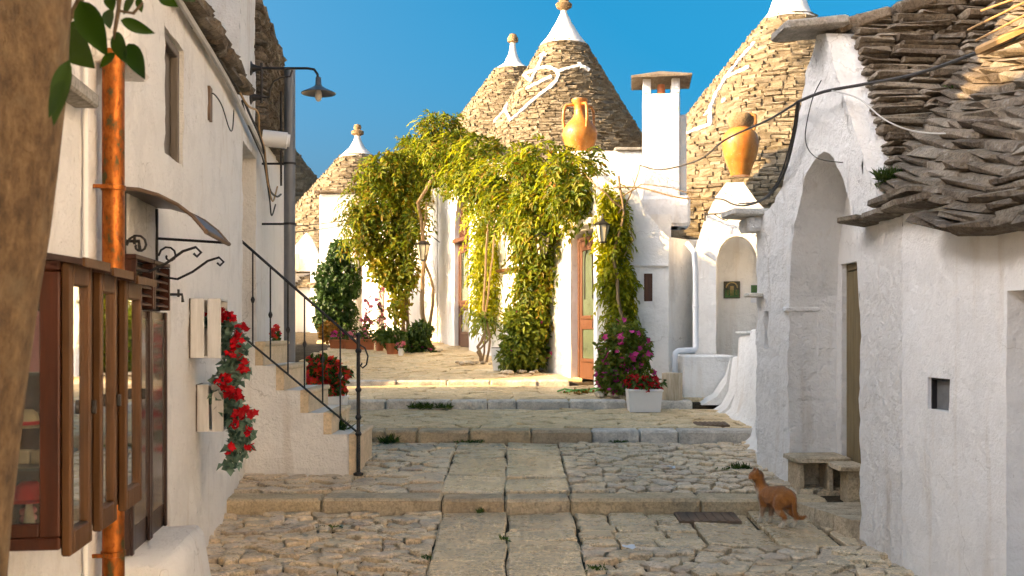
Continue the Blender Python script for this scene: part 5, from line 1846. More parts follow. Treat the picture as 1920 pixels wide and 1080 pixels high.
x, y, z = P(945, 700, 16.3); z = gz(16.3)
mb.box8([(x-.16, y-.14, z), (x+.15, y-.14, z), (x+.15, y+.14, z), (x-.16, y+.14, z), (x-.2, y-.17, z+.34), (x+.19, y-.17, z+.34), (x+.19, y+.17, z+.34), (x-.2, y+.17, z+.34)])
mb.build('pot', M['white_paint'], WP)
mb = MB(); mb.box(x-.19, x+.18, y-.16, y+.16, z+.341, z+.35); mb.build('soil', M['soil'], WP)

# planters with red flowers
def box_planter(px, py, Y, w, h, dep, label, mat_f, nl, nf, lh, slat=True):
    c = P(px, py, Y); c.z = gz(Y)
    t = thing('flower_planter', label, 'planter', c)
    x, y, z = c
    mb = MB()
    mb.box8([(x-w*.45, y-dep*.45, z), (x+w*.45, y-dep*.45, z), (x+w*.45, y+dep*.45, z), (x-w*.45, y+dep*.45, z), (x-w*.5, y-dep*.5, z+h), (x+w*.5, y-dep*.5, z+h), (x+w*.5, y+dep*.5, z+h), (x-w*.5, y+dep*.5, z+h)])
    mb.build('box', M['white_paint'], t)
    mb = MB(); mb.box(x-w*.53, x+w*.53, y-dep*.54, y+dep*.54, z+h+.001, z+h+.03, .008); mb.build('rim', M['white_paint'], t)
    if slat:
        for k in range(4):
            mb = MB(); mb.box(x-w*.475-.004, x+w*.475+.004, y-dep*.5-.012, y-dep*.5-.002, z+.03+k*h/4.3, z+.03+k*h/4.3+h/5, .003); mb.build('slat', M['white_paint'], t)
    b = [(Vector((x, y, z+h+lh*.5)), (w*.55, dep*.6, lh*.55)), (Vector((x-.05, y, z+h+lh*.65)), (w*.4, dep*.5, lh*.45))]
    foliage('leaves', b, nl, .08, .055, M['lf_green'], t, .2)
    blossoms('flowers', blob_points(b, nf, .9)[0], .04, M[mat_f], t)
    return t
box_planter(610, 790, 11.9, .46, .26, .34, 'white slatted planter full of red flowers behind the stair railing', 'fl_scarlet', 800, 330, .42)
box_planter(1207, 765, 12.75, .40, .24, .34, 'white plastic planter of red flowers beside the split log', 'fl_red', 260, 110, .17, False)
c = P(1260, 758, 13.1); c.z = gz(13.1)
mb = MB(); mb.lathe([(.13, 0), (.135, .05), (.125, .2), (.128, .33), (.11, .335), (0, .33)], c, 11, True, .06)
LG = mb.build('log', M['wood_log'], None, 30); tag(LG, 'upright split log beside the white planter', 'log')

# crates with trailing flowers on the left house
def crate(Y0, Y1, d, z0, z1, label):
    t = thing('wooden_crate', label, 'crate', lpt((Y0+Y1)/2, 0, z0))
    u0, u1 = UL(Y0), UL(Y1)
    h = z1-z0
    # two broad slats on the side that faces down the street
    for k in range(2):
        mb = MB(); mb.box(u0-.012, u0, .012+k*d*.55, .012+k*d*.55+d*.44, z0, z1, .002, FL); mb.build('slat', M['crate'], t)
    for k in range(2):
        mb = MB(); mb.box(u1, u1+.012, .012+k*d*.55, .012+k*d*.55+d*.44, z0, z1, .002, FL); mb.build('slat', M['crate'], t)
    for zz in (z0+.002, z1-.014):
        mb = MB(); mb.box(u0+.001, u1-.001, .012, d+.01, zz, zz+.012, .002, FL); mb.build('slat', M['crate'], t)
    mb = MB(); mb.box(u0+.001, u1-.001, .001, .011, z0, z1, 0, FL); mb.build('bottom', M['wood_grey'], t)
    return t
crate(6.78, 7.05, .19, 1.365, 1.745, 'upper pale wooden crate fixed to the left wall above trailing red flowers')
crate(7.02, 7.26, .17, .875, 1.185, 'lower pale wooden crate fixed to the left wall behind trailing leaves')
TR = thing('trailing_flowers', 'long trail of blue green leaves and red flowers spilling from the crates', 'flowers', lpt(6.9, .2, 1.4))
path = [(402, 598), (418, 605), (432, 628), (440, 655), (436, 690), (424, 712), (418, 740), (430, 762), (446, 785), (452, 812), (446, 840), (436, 866)]
bl = []
for i, (x, y) in enumerate(path):
    Yd = 6.95+i*.02
    r = (16, 20, 22, 24, 24, 21, 22, 26, 25, 23, 19, 13)[i]
    bl.append(pxblob(x, y, Yd, r, r*.95, .07))
foliage('leaves', bl, 820, .058, .064, M['lf_blue'], TR, .35, .45, 'stuff')
stem([b[0] for b in bl], .008, .004).build('stem', M['stem_green'], TR)
fp = []
for (x, y, n) in ((408, 592, 14), (420, 588, 12), (432, 594, 10), (446, 632, 9), (454, 616, 8), (432, 668, 6), (440, 648, 5), (455, 672, 5), (414, 722, 12), (424, 710, 8), (440, 738, 12), (450, 742, 9), (430, 735, 7), (462, 772, 8), (446, 776, 6), (470, 775, 5), (440, 796, 6), (462, 808, 5), (428, 842, 4), (464, 842, 4), (456, 690, 5), (378, 585, 3)):
    for k in range(n):
        fp.append(tuple(P(x+rnd(-9, 9), y+rnd(-8, 8), 6.88+rnd(-.03, .05))))
blossoms('flowers', fp, .026, M['fl_red'], TR)
# flowers in the doorway
RF = thing('potted_flowers', 'small red flowering plant at the top of the outside stair', 'flowers', P(517, 640, 10.3))
foliage('leaves', [pxblob(516, 635, 10.3, 6, 16, .05)], 60, .05, .035, M['lf_green'], RF, .2)
blossoms('flowers', blob_points([pxblob(517, 624, 10.3, 8, 16, .05)], 22, .6)[0], .03, M['fl_scarlet'], RF)

# ------------------------------------------------------------------ near tree
TT = thing('tree', 'blurred brown tree trunk close by on the left with a spray of dark green leaves', 'tree', (-1.3, 2.15, gz(2.15)))
edge = [(-40, 128), (150, 117), (300, 102), (420, 84), (540, 64), (720, 40), (940, 14), (1080, 2), (1500, -40)]
mb = MB()
pts = []; rs = []
for (y, x) in reversed(edge):
    Yt = 2.15; r = .135+.012*((y-500)/1000)
    c = P(x, y, Yt); pts.append(c-Vector((r, 0, 0))); rs.append(r*(1+rnd(-.02, .02)))
pts[0].z = gz(2.15)-.1
pts += [pts[-1]+Vector((.05, .05, .5)), pts[-1]+Vector((.12, .1, 1.1))]; rs += [.12, .10]
mb.tube(pts, rs, 22); mb.build('trunk', M['bark'], TT, 60)
br = MB(); br.tube([pts[-2], P(175, -60, 2.35), P(150, 0, 2.38), P(128, 40, 2.4), P(118, 62, 2.4)], [.03, .014, .008, .006, .004], 8)
br.tube([P(175, -60, 2.35), P(225, -20, 2.4), P(222, 20, 2.42), P(250, 25, 2.42), P(268, 5, 2.42)], [.012, .008, .005, .004, .003], 6)
br.tube([P(222, 20, 2.42), P(215, 60, 2.42), P(215, 100, 2.42)], [.005, .004, .003], 6)
br.build('branch', M['bark'], TT, 60)
def big_leaf(a, b, w, Y, tw=0.0, fold=.25):
    A, B = P(a[0], a[1], Y), P(b[0], b[1], Y+rnd(-.06, .04))
    d = B-A; L = d.length; d.normalize()
    s = d.cross(Vector((0, -1, .25))).normalized()
    s = (s*math.cos(tw)+Vector((0, 1, 0))*math.sin(tw)).normalized()
    n = s.cross(d).normalized()
    ww = w*Y/F
    vs = []; m = 9
    for i in range(m+1):
        t = i/m
        k = math.sin(pi*min(1, t**.8))**.85*(1-.25*t) if 0 < t < 1 else .02
        c = A+d*L*t+n*.12*L*t*t
        vs += [c-s*ww*.58*k+n*ww*fold*k, c, c+s*ww*.58*k+n*ww*fold*k]
    fs = []
    for i in range(m):
        fs += [(3*i, 3*i+1, 3*i+4, 3*i+3), (3*i+1, 3*i+2, 3*i+5, 3*i+4)]
    mb = MB(); mb.add(vs, fs)
    return mb.build('leaf', M['lf_near'], TT, 80)
for (a, b, w, Y, tw) in (((150, 2), (206, 106), 52, 2.35, .2), ((116, 62), (186, 132), 58, 2.4, .3), ((216, 60), (246, 122), 34, 2.42, .5), ((240, 82), (278, 156), 34, 2.42, .1), ((226, 38), (291, 62), 24, 2.42, .5), ((203, 18), (211, 60), 24, 2.45, .2),
                         ((298, -8), (337, 15), 22, 2.4, .2), ((130, 112), (112, 238), 46, 1.98, .3), ((216, 100), (190, 130), 22, 2.42, .2), ((252, 0), (236, 28), 28, 2.45, .3), ((128, 100), (98, 190), 40, 2.35, .3), ((205, -12), (214, 22), 24, 2.4, .2), ((150, 40), (132, 72), 26, 2.5, .3), ((122, 150), (98, 222), 30, 1.96, .1), ((262, -6), (268, 22), 20, 2.45, .4), ((340, -14), (372, 8), 22, 2.4, .3)):
    big_leaf(a, b, w, Y, tw)

# ------------------------------------------------------------------ weeds
weed_lab = {}
def weed(px, py, Y, w, h, n, label, z=None):
    c = P(px, py, Y)
    c.z = gz(Y) if z is None else z
    t = thing('weed', label, 'weed', c, 'weeds in the joints')
    nn = n
    pos = np.array(c)+np.stack([rng.uniform(-w/2, w/2, nn), rng.uniform(-.04, .04, nn), np.zeros(nn)], 1)
    d = rng.normal(size=(nn, 3))*.55+np.array([0, 0, .8])
    me = leaf_mesh('blades', pos, d, rng.normal(size=(nn, 3))+np.array([0, -1, .3]), h*rng.uniform(.4, 1.3, nn), .011*np.ones(nn), .3)
    tag(obj('blades', me, M['lf_green'], t), kind='stuff')
weed(790, 765, 12.93, .26, .08, 150, 'larger grass tuft against the third step', .6)
weed(832, 763, 12.93, .14, .08, 80, 'smaller grass tuft against the third step', .6)
weed(728, 824, 11.17, .16, .09, 90, 'grass tuft at the left end of the second step', .37)
weed(688, 822, 11.17, .10, .08, 50, 'grass tuft beside the newel post by the second step', .37)
weed(880, 829, 11.18, .30, .035, 90, 'thin line of grass along the middle of the second step', .37)
weed(1160, 826, 11.18, .2, .03, 60, 'thin line of grass under the whitewashed kerb of the second step', .37)
weed(1388, 893, 9.7, .16, .06, 130, 'green tuft on the street behind the cat')
weed(1345, 895, 9.7, .2, .02, 60, 'low creeping weed left of the green tuft behind the cat')
weed(632, 803, 9.9, .16, .12, 90, 'leafy weed on the lowest stair tread', .62)
weed(902, 957, 8.41, .06, .04, 40, 'little weed at the foot of the first step', .105)
weed(945, 1010, 7.6, .05, .03, 30, 'tiny weed in the joint between the paving lanes')
weed(1120, 1066, 6.85, .12, .03, 50, 'weed in the joint at the right of the paving lane')
weed(800, 1040, 7.1, .06, .03, 40, 'weed in the left joint of the paving lanes')
weed(620, 990, 7.95, .2, .02, 60, 'sparse weed among the small stones on the left')
weed(1672, 330, 7.22, .20, .085, 260, 'grass tuft growing in the valley of the stone roof', 2.56)
weed(1797, 170, 7.7, .14, .06, 60, 'small tuft growing high on the stone roof', 3.27)

# ------------------------------------------------------------------ amphorae
def amphora(px, pybase, Y, h, label, handles, rough_neck):
    c = P(px, pybase, Y)
    t = thing('amphora', label, 'amphora', c, 'glazed amphorae on the roofs')
    if not rough_neck:
        pr = [(.0, 0), (.20, 0), (.24, .08), (.31, .25), (.325, .36), (.30, .46), (.22, .57), (.13, .66), (.105, .74), (.105, .84), (.13, .93), (.155, .97), (.15, 1.0), (.11, 1.0), (.09, .9), (.0, .9)]
    else:
        pr = [(.0, 0), (.15, 0), (.17, .08), (.25, .28), (.29, .46), (.295, .56), (.27, .66), (.20, .74), (.155, .77)]
    mb = MB(); mb.lathe([(r*h, z*h) for r, z in pr], c, 32); mb.build('body', M['amphora'], t, 60)
    if rough_neck:
        mb = MB(); mb.lathe([(.15*h, .765*h), (.18*h, .80*h), (.20*h, .88*h), (.185*h, .97*h), (.15*h, 1.0*h), (.09*h, .99*h), (0, .95*h)], c, 18, True, .07); mb.build('rough_neck', M['amphora_rim'], t, 50)
    for (a, kind) in handles:
        d = Vector((math.cos(a), math.sin(a), 0))
        mb = MB()
        if kind == 'long':
            q = [c+d*.12*h+Vector((0, 0, .9*h)), c+d*.26*h+Vector((0, 0, .88*h)), c+d*.30*h+Vector((0, 0, .8*h)), c+d*.31*h+Vector((0, 0, .6*h)), c+d*.29*h+Vector((0, 0, .44*h))]
        else:
            q = [c+d*.16*h+Vector((0, 0, .98*h)), c+d*.24*h+Vector((0, 0, .95*h)), c+d*.25*h+Vector((0, 0, .85*h)), c+d*.22*h+Vector((0, 0, .72*h))]
        mb.tube(q, .028*h, 8); mb.build('handle', M['amphora'], t, 50)
    return t
amphora(1087, 288, 17.5, .89, 'orange glazed amphora with long handles on the central house parapet', [(pi*1.05, 'long'), (-pi*.38, 'long'), (.5, 'long')], False)
amphora(1388, 330, 13.75, .80, 'ochre amphora with rough broken neck on the white gable', [(-.5, 'short')], True)

# ------------------------------------------------------------------ wall lanterns
def lantern(px, py, Y, s, label, back):
    c = P(px, py, Y)
    t = thing('wall_lantern', label, 'lantern', c, 'wall lanterns of the central house')
    mb = MB()
    mb.lathe([(.0, .19*s), (.02*s, .18*s), (.03*s, .15*s), (.125*s, .10*s), (.12*s, .09*s), (0, .09*s)], c, 6); mb.build('cap', M['iron'], t)
    mb = MB(); mb.lathe([(.055*s, -.14*s), (.098*s, .088*s)], c, 6, False); mb.build('pane', M['bulb_glass'], t)
    mb = MB()
    for k in range(6):
        a = 2*pi*k/6
        mb.tube([c+Vector((math.cos(a)*.057*s, math.sin(a)*.057*s, -.14*s)), c+Vector((math.cos(a)*.1*s, math.sin(a)*.1*s, .09*s))], .008*s, 5)
    mb.lathe([(.06*s, -.155*s), (.06*s, -.14*s), (0, -.14*s)], c, 6)
    mb.tube([c+Vector((0, 0, .18*s)), c+Vector((0, 0, .24*s)), c+Vector(back)*.5+Vector((0, 0, .25*s)), c+Vector(back)+Vector((0, 0, .16*s))], .01, 6)
    mb.build('frame', M['iron'], t)
M['bulb_glass'] = plain('milky_glass', (.55, .50, .36), .2, 0, None, 0, .15)
lantern(1130, 434, 14.0, .95, 'lantern on the front wall right of the brown door', (.08, .25, 0))
lantern(1017, 456, 15.6, 1.1, 'lantern among the wisteria left of the brown door', (.25, .35, 0))
lantern(793, 470, 21.4, 1.3, 'lantern among the creeper left of the far door', (.3, .5, 0))

# iron sign bracket by the niche
mb = MB()
a = P(1325, 400, 13.9)
mb.tube([P(1322, 402, 13.85), P(1365, 400, 13.7)], .010, 6)
mb.tube([P(1322, 415, 13.85), P(1322, 398, 13.85)], .012, 6)
mb.tube([P(1338, 401, 13.8), P(1352, 410, 13.75), P(1362, 414, 13.72), P(1367, 408, 13.7), P(1363, 404, 13.7)], .007, 6)
mb.tube([P(1322, 402, 13.85), P(1322, 402, 14.2)], .010, 6)
tag(mb.build('iron_bracket', M['iron'], None, 40), 'empty wrought iron sign bracket above the niche', 'bracket')

# pictures in the niche
def picture(u0, u1, z0, z1, label, col, parts):
    t = thing('picture', label, 'picture', FN.p((u0+u1)/2, -.54, z0))
    mb = MB(); mb.box(u0, u1, -.549, -.530, z0, z1, .003, FN); mb.build('board', col, t)
    for (a, b, c, d, m_) in parts:
        mb = MB(); mb.box(u0+(u1-u0)*a, u0+(u1-u0)*b, -.5295, -.526, z0+(z1-z0)*c, z0+(z1-z0)*d, 0, FN); mb.build('print', M[m_], t)
M['icon_dark'] = plain('dark_print', (.06, .05, .025), .5, 0, None, 0, .9, .5, 20)
M['icon_gold'] = plain('gold_print', (.40, .28, .10), .5, 0, None, 0, .6, .5, 30)
M['icon_green'] = plain('green_print', (.05, .13, .03), .5, 0, None, 0, .8, .5, 25)
def arc_on(t, cx, cz, r):
    mb = MB(); mb.tube([FN.p(cx+r*math.cos(a), -.524, cz+r*math.sin(a)) for a in [k*pi/8 for k in range(9)]], .009, 5); mb.build('print', M['icon_gold'], t)
# niche back sits about 0.6 m behind the wall face
picture(.34, .56, 1.98, 2.21, 'dark devotional picture with golden arch on the niche wall', M['icon_dark'], ((.08, .92, .06, .5, 'icon_green'), (.40, .62, .15, .72, 'icon_gold'), (.2, .32, .2, .5, 'icon_gold'), (.72, .84, .2, .5, 'icon_gold')))
arc_on(bpy.data.objects['picture'], .45, 2.12, .075)
picture(.70, .79, 1.92, 2.16, 'narrow green and white poster on the right side of the niche', M['paper'], ((.05, .95, .55, .98, 'icon_green'), (.1, .9, .28, .5, 'icon_gold')))

# metal covers in the paving
def cover(x0, x1, y0, y1, label):
    z = max(gz(y0), gz(y1))+.012
    t = thing('drain_cover', label, 'drain cover', ((x0+x1)/2, y0, z-.02))
    mb = MB()
    vs = [(x0, y0, gz(y0)-.03), (x1, y0, gz(y0)-.03), (x1, y1, gz(y1)-.03), (x0, y1, gz(y1)-.03), (x0, y0, gz(y0)+.014), (x1, y0, gz(y0)+.014), (x1, y1, gz(y1)+.014), (x0, y1, gz(y1)+.014)]
    mb.box8(vs); mb.build('plate', M['rust'], t)
    for k in range(7):
        x = x0+(x1-x0)*(k+.5)/7
        mb = MB(); mb.box8([(x-.012, y0+.02, gz(y0)+.0145), (x+.012, y0+.02, gz(y0)+.0145), (x+.012, y1-.02, gz(y1)+.0145), (x-.012, y1-.02, gz(y1)+.0145), (x-.012, y0+.02, gz(y0)+.02), (x+.012, y0+.02, gz(y0)+.02), (x+.012, y1-.02, gz(y1)+.02), (x-.012, y1-.02, gz(y1)+.02)])
        mb.build('bar', M['rust'], t)
cover(1.27, 1.74, 8.08, 8.38, 'rusty drain cover at the foot of the first step near the cat')
cover(2.0, 2.36, 11.55, 11.80, 'dark drain grate on the upper landing near the parapet wall')

# litter
def scrap(px, py, Y, s, mat, label):
    c = P(px, py, Y); c.z = gz(Y)+.022
    mb = MB()
    vs = []
    for j in range(4):
        for i in range(4):
            vs.append((c.x+(i-1.5)*s/3+rnd(-.008, .008), c.y+(j-1.5)*s/3+rnd(-.008, .008), c.z+rnd(0, .03)))
    mb.add(vs, [(j*4+i, j*4+i+1, j*4+i+5, j*4+i+4) for j in range(3) for i in range(3)])
    tag(mb.build('paper_scrap', mat, None, 30), label, 'litter')
scrap(1180, 1036, 7.27, .09, M['paper'], 'crumpled pale paper on the lowest landing')
scrap(1259, 896, 9.6, .07, M['paper'], 'crumpled bluish scrap on the second landing')
GN = thing('green_net', 'green plastic strip with dry leaves on the step by the brown door', 'litter', P(1075, 738, 13.9))
mb = MB()
for k in range(7):
    a = P(1045+k*11, 738, 13.8+rnd(-.15, .15)); a.z = gz(a.y)+.02
    mb.tube([a, a+Vector((.1, rnd(-.1, .1), rnd(0, .04))), a+Vector((.2, rnd(-.1, .1), .01))], .012, 5)
mb.build('strip', M['plastic_green'], GN)
foliage('dry_leaves', [(P(1085, 738, 13.75), (.22, .12, .03))], 70, .07, .04, M['fl_orange'], GN, .1)

# ------------------------------------------------------------------ cables
def cable(name, pts, r, mat, label, n=6):
    q = []
    pts = [Vector(p) for p in pts]
    for i in range(len(pts)-1):         # Catmull-Rom
        p0 = pts[max(i-1, 0)]; p1 = pts[i]; p2 = pts[i+1]; p3 = pts[min(i+2, len(pts)-1)]
        for k in range(6):
            t = k/6
            q.append(.5*((2*p1)+(p2-p0)*t+(2*p0-5*p1+4*p2-p3)*t*t+(3*p1-p0-3*p2+p3)*t**3))
    q.append(pts[-1])
    mb = MB(); mb.tube(q, r, n)
    return tag(mb.build(name, mat, None, 50), label, 'cable')
cable('cable', [P(1930, 62, 5.6), P(1835, 98, 6.2), P(1720, 138, 7.0), P(1620, 158, 7.5), P(1545, 172, 7.9), P(1498, 190, 8.4)], .012, M['cable'], 'thick dark cable bundle running across the stone roof to the gable')
cable('cable', [P(1930, 50, 5.6), P(1835, 95, 6.1)], .026, M['cable_tan'], 'sunlit tan cable at the top right corner')
cable('cable', [P(1930, 66, 5.7), P(1845, 100, 6.15)], .014, M['cable_tan'], 'second tan cable just below the sunlit one')
cable('wire', [P(1930, 0, 5.4), P(1815, 56, 6.1)], .006, M['cable_tan'], 'upper thin pale wire at the top right corner')
cable('wire', [P(1930, 24, 5.4), P(1830, 76, 6.1)], .006, M['cable_tan'], 'lower thin pale wire at the top right corner')
cable('cable', [P(1930, -12, 5.5), P(1840, 20, 6.3)], .006, M['cable_tan'], 'short reddish wire above the stone roof ridge')
cable('cable', [P(1498, 190, 8.4), P(1490, 250, 8.7), P(1470, 325, 9.1), P(1440, 368, 9.8), P(1400, 385, 11), P(1375, 383, 12.2), P(1355, 374, 13.3), P(1330, 372, 13.8)], .011, M['cable'], 'black cable drooping from the gable to the niche house')
cable('cable', [P(1495, 190, 8.4), P(1484, 262, 8.8), P(1458, 340, 9.4), P(1425, 376, 10.5), P(1385, 382, 12)], .008, M['cable'], 'second black cable drooping beside the first')
cable('cable', [P(1498, 190, 8.4), P(1440, 225, 9.6), P(1360, 262, 11.4), P(1310, 300, 12.6), P(1240, 318, 14.4), P(1200, 310, 14.9)], .010, M['cable'], 'thin dark cable stretched from the gable to the chimney')
cable('wire', [P(1560, 170, 7.7), P(1610, 185, 7.3), P(1660, 225, 7.0), P(1720, 247, 6.9), P(1800, 248, 6.7), P(1860, 225, 6.4), P(1940, 190, 6.0)], .005, M['cable_light'], 'thin grey wire sagging over the stone roof')
cable('wire', [P(1540, 150, 8.05), P(1522, 190, 8.1), P(1510, 260, 8.3), P(1530, 295, 8.1), P(1580, 305, 7.7)], .004, M['cable'], 'loose thin wire hanging on the gable face')
cable('wire', [P(1340, 375, 13.6), P(1270, 370, 13.7), P(1200, 352, 13.9), P(1150, 352, 14.0)], .012, M['stem'], 'pale rope like stem stretched across the cone eave')
cable('conduit', [lpt(4.6, .05, 3.47), lpt(6, .05, 3.46), lpt(8, .05, 3.44), lpt(9.2, .05, 3.36), lpt(9.9, .06, 3.30), lpt(10.4, .06, 3.28)], .022, M['cable_light'], 'pale conduit along the left eaves')
cable('cable', [lpt(7.6, .05, 3.50), lpt(8.6, .07, 3.47), lpt(9.2, .08, 3.40), lpt(9.8, .09, 3.33), lpt(10.3, .08, 3.24), lpt(10.9, .06, 3.0), lpt(11.6, .06, 3.0), lpt(12.2, .05, 3.1)], .011, M['cable'], 'dark cable sagging under the left eaves toward the grey pole')
cable('cable', [lpt(8.3, .05, 3.52), lpt(8.9, .09, 3.43), lpt(9.4, .12, 3.47), lpt(9.7, .10, 3.35), lpt(10.2, .09, 3.27), lpt(10.6, .07, 3.05), lpt(11.2, .06, 2.9), lpt(11.7, .06, 3.12)], .009, M['cable_tan'], 'brown looped cable beside the junction box')
cable('cable', [lpt(8.9, .05, 3.46), lpt(9.3, .05, 3.34), lpt(9.9, .06, 3.25), lpt(10.4, .06, 3.18), lpt(10.9, .06, 2.9), lpt(11.2, .05, 2.75), lpt(11.5, .06, 2.9)], .008, M['cable'], 'lowest dark cable loop under the left eaves')
cable('wire', [lpt(7.55, .0, 3.2), lpt(7.56, .03, 3.22), lpt(7.8, .05, 3.19), lpt(8.1, .06, 3.08), lpt(8.35, .05, 3.12), lpt(8.5, .04, 3.3)], .005, M['cable'], 'short wire leaving the little iron plate on the left wall')
mb = MB(); mb.box(UL(7.48), UL(7.58), -.01, .02, 3.02, 3.26, .003, FL); tag(mb.build('iron_plate', M['rust'], None), 'narrow rusty iron plate on the left wall below the conduit', 'plate')
cable('wire', [P(545, 424, 10.8), P(600, 420, 15), P(660, 411, 21)], .006, M['cable'], 'thin wire from the grey pole to the creeper')
cable('wire', [P(545, 436, 10.8), P(600, 430, 15), P(660, 420, 21)], .006, M['cable'], 'lower thin wire from the grey pole to the creeper')

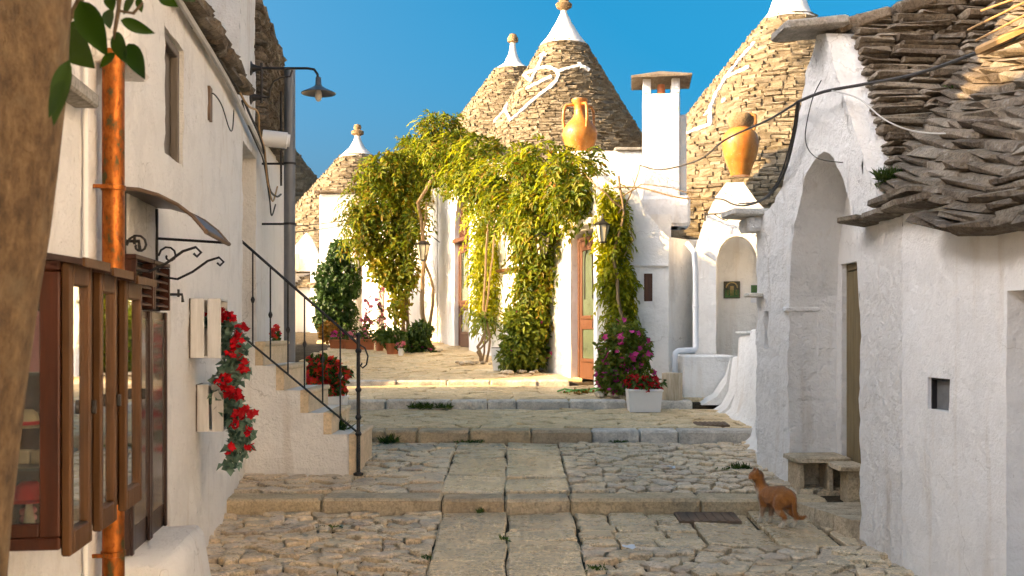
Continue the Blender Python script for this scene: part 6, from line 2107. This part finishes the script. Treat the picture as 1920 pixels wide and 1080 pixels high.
# ------------------------------------------------------------------ cat
def make_cat():
    fw = Vector((-.52, .85, 0)).normalized(); lf = Vector((-fw.y, fw.x, 0))
    org = Vector((1.965, 8.0, gz(8.0)+.006))
    def q(a, b, c): return org+fw*a*.80+lf*b*.92+Vector((0, 0, c*1.0))
    mb = MB()
    def chain(pts, n=12):
        # capsule chain with rounded ends
        P_ = [q(*p[:3]) for p in pts]; r = [p[3] for p in pts]
        pp = []; rr = []
        d0 = (P_[0]-P_[1]).normalized(); d1 = (P_[-1]-P_[-2]).normalized()
        for t in (.98, .8, .45): pp.append(P_[0]+d0*r[0]*t); rr.append(r[0]*math.sqrt(max(0, 1-t*t))+1e-4)
        for i in range(len(P_)):
            pp.append(P_[i]); rr.append(r[i])
            if i < len(P_)-1:
                pp.append((P_[i]+P_[i+1])/2); rr.append((r[i]+r[i+1])/2)
        for t in (.45, .8, .98): pp.append(P_[-1]+d1*r[-1]*t); rr.append(r[-1]*math.sqrt(max(0, 1-t*t))+1e-4)
        mb.tube(pp, rr, n)
    chain([(-.165, 0, .222, .066), (-.10, 0, .222, .078), (-.02, 0, .208, .082), (.06, 0, .212, .074), (.115, 0, .225, .064), (.145, .005, .25, .052), (.175, .012, .29, .043)], 16)
    chain([(.10, 0, .195, .058), (.145, .005, .235, .048)], 12)
    chain([(.165, .01, .285, .043), (.185, .02, .325, .044), (.195, .03, .345, .047)], 14)
    chain([(.185, .022, .348, .047), (.198, .045, .345, .046)], 14)            # skull, turned to the left
    chain([(.20, .062, .337, .026), (.204, .085, .331, .019)], 10)             # muzzle
    for (a, b) in ((.158, .052), (.222, .028)):
        chain([(a, b, .375, .021), (a-.002, b+.002, .398, .011), (a-.004, b+.004, .414, .003)], 8)
    for s, fa in ((1, .125), (-1, .095)):
        chain([(.10, .036*s, .20, .045), (.085, .042*s, .14, .030), (.095+(fa-.11), .040*s, .085, .020), (fa, .038*s, .03, .017), (fa+.012, .038*s, .016, .019), (fa+.03, .038*s, .012, .014)], 10)
    for s, fa in ((1, -.155), (-1, -.19)):
        chain([(-.14, .038*s, .20, .062), (-.115, .050*s, .15, .045), (-.135+(fa+.17)*.4, .052*s, .115, .030), (fa-.035, .05*s, .085, .020), (fa-.02, .048*s, .035, .016), (fa-.002, .046*s, .016, .019), (fa+.03, .046*s, .012, .015)], 10)
    chain([(-.20, 0, .255, .026), (-.238, 0, .235, .021), (-.248, -.004, .18, .019), (-.25, -.010, .12, .018), (-.262, -.03, .082, .018), (-.285, -.065, .080, .016), (-.295, -.085, .092, .010)], 10)
    me = mb.mesh('cat_body')
    o = bpy.data.objects.new('cat', me); COL.objects.link(o)
    rm = o.modifiers.new('r', 'REMESH'); rm.mode = 'VOXEL'; rm.voxel_size = .0058; rm.use_smooth_shade = True
    sm = o.modifiers.new('s', 'SMOOTH'); sm.factor = .5; sm.iterations = 5
    dg = bpy.context.evaluated_depsgraph_get()
    ev = o.evaluated_get(dg)
    m2 = bpy.data.meshes.new_from_object(ev)
    bpy.data.objects.remove(o, do_unlink=True)
    at = m2.color_attributes.new('fur', 'FLOAT_COLOR', 'POINT')
    n = len(m2.vertices)
    cols = np.zeros((n, 4), np.float32); cols[:, 3] = 1
    for i, v in enumerate(m2.vertices):
        d = v.co-org
        a, b, c = d.dot(fw)/.80, d.dot(lf)/.92, d.z
        w = 0.0
        w = max(w, min(1, (.075-c)/.03)) if a > -.24 else w
        if a > .05: w = max(w, min(1, max(0, (a-.135+(.2-c)*.20+max(0, b)*.5)/.04))*min(1, max(0, (.28-c)/.05)))
        if a > .18 and b > .055: w = max(w, min(1, (.335-c)/.012))
        if -.16 < a < .1 and c < .15: w = max(w, min(1, (.140-c)/.02)*.35)
        if a < -.335: w = max(w, .55)
        st = .5+.5*math.sin(a*75+noise.noise(v.co*14)*3.5)
        k = .84+.16*st+.08*noise.noise(v.co*60)
        o_ = (.46*k, .175*k**1.2, .045*k)
        wt = (.74, .66, .54)
        cols[i, :3] = [o_[j]*(1-w)+wt[j]*w for j in range(3)]
    at.data.foreach_set('color', cols.ravel())
    m, nt, bs, out = mat_new('cat_fur')
    ca = nd(nt, 'ShaderNodeVertexColor'); ca.layer_name = 'fur'
    v = coords(nt, (1, 1, .35))
    nn = noise_n(nt, v, 210, 3, .7)
    c = mix(nt, ca.outputs[0], ramp(nt, nn, [(.3, (.62,)*3), (.7, (1.25,)*3)]), 1.0, 'MULTIPLY')
    nt.links.new(c, bs.inputs['Base Color'])
    bs.inputs['Roughness'].default_value = .95
    bs.inputs['Specular IOR Level'].default_value = .12
    if 'Sheen Weight' in bs.inputs: bs.inputs['Sheen Weight'].default_value = .3
    bump(nt, bs, nn, .9, .006)
    m2.materials.clear(); m2.materials.append(m)
    # short coat
    vi = rng.integers(0, n, 11000)
    VC = np.zeros(n*3, np.float32); m2.vertices.foreach_get('co', VC); VC = VC.reshape(-1, 3)
    VN = np.array([tuple(v_.normal) for v_ in m2.vertices])
    back = -np.array(fw); pos = VC[vi]; nr = VN[vi]
    dr_ = np.tile(back, (len(vi), 1))+np.array([0, 0, -.45]); dr_ = dr_-nr*(dr_*nr).sum(1)[:, None]
    dr_ = unit(dr_)+nr*.30+rng.normal(size=nr.shape)*.15
    ln = rng.uniform(.009, .016, len(vi))*np.where((pos[:, 2]-org.z) < .07, .5, 1)
    fm = leaf_mesh('coat', pos-nr*.001, dr_, nr, ln, .0028*np.ones(len(vi)), .1)
    fa_ = fm.color_attributes.new('fur', 'FLOAT_COLOR', 'POINT')
    fa_.data.foreach_set('color', np.repeat(cols[vi], 4, 0).ravel())
    fm.materials.append(m)
    co = obj('cat', m2)
    tag(obj('coat', fm, None, co), kind='stuff')
    tag(co, 'ginger cat with white paws standing on the street by the porch step', 'cat')
    for s, (a, b) in enumerate(((.222, .072), (.176, .074))):
        mb2 = MB(); c_ = q(a-.004, b-.004, .353); mb2.lathe([(0, -.007), (.006, -.003), (.007, 0), (.006, .004), (0, .007)], c_, 8); mb2.build('eye', M['black'], co, 60)
make_cat()
print('TRIS', sum(len(o.data.loop_triangles) if o.type == 'MESH' and (o.data.calc_loop_triangles() or True) else 0 for o in bpy.data.objects), 'OBJS', len(bpy.data.objects))
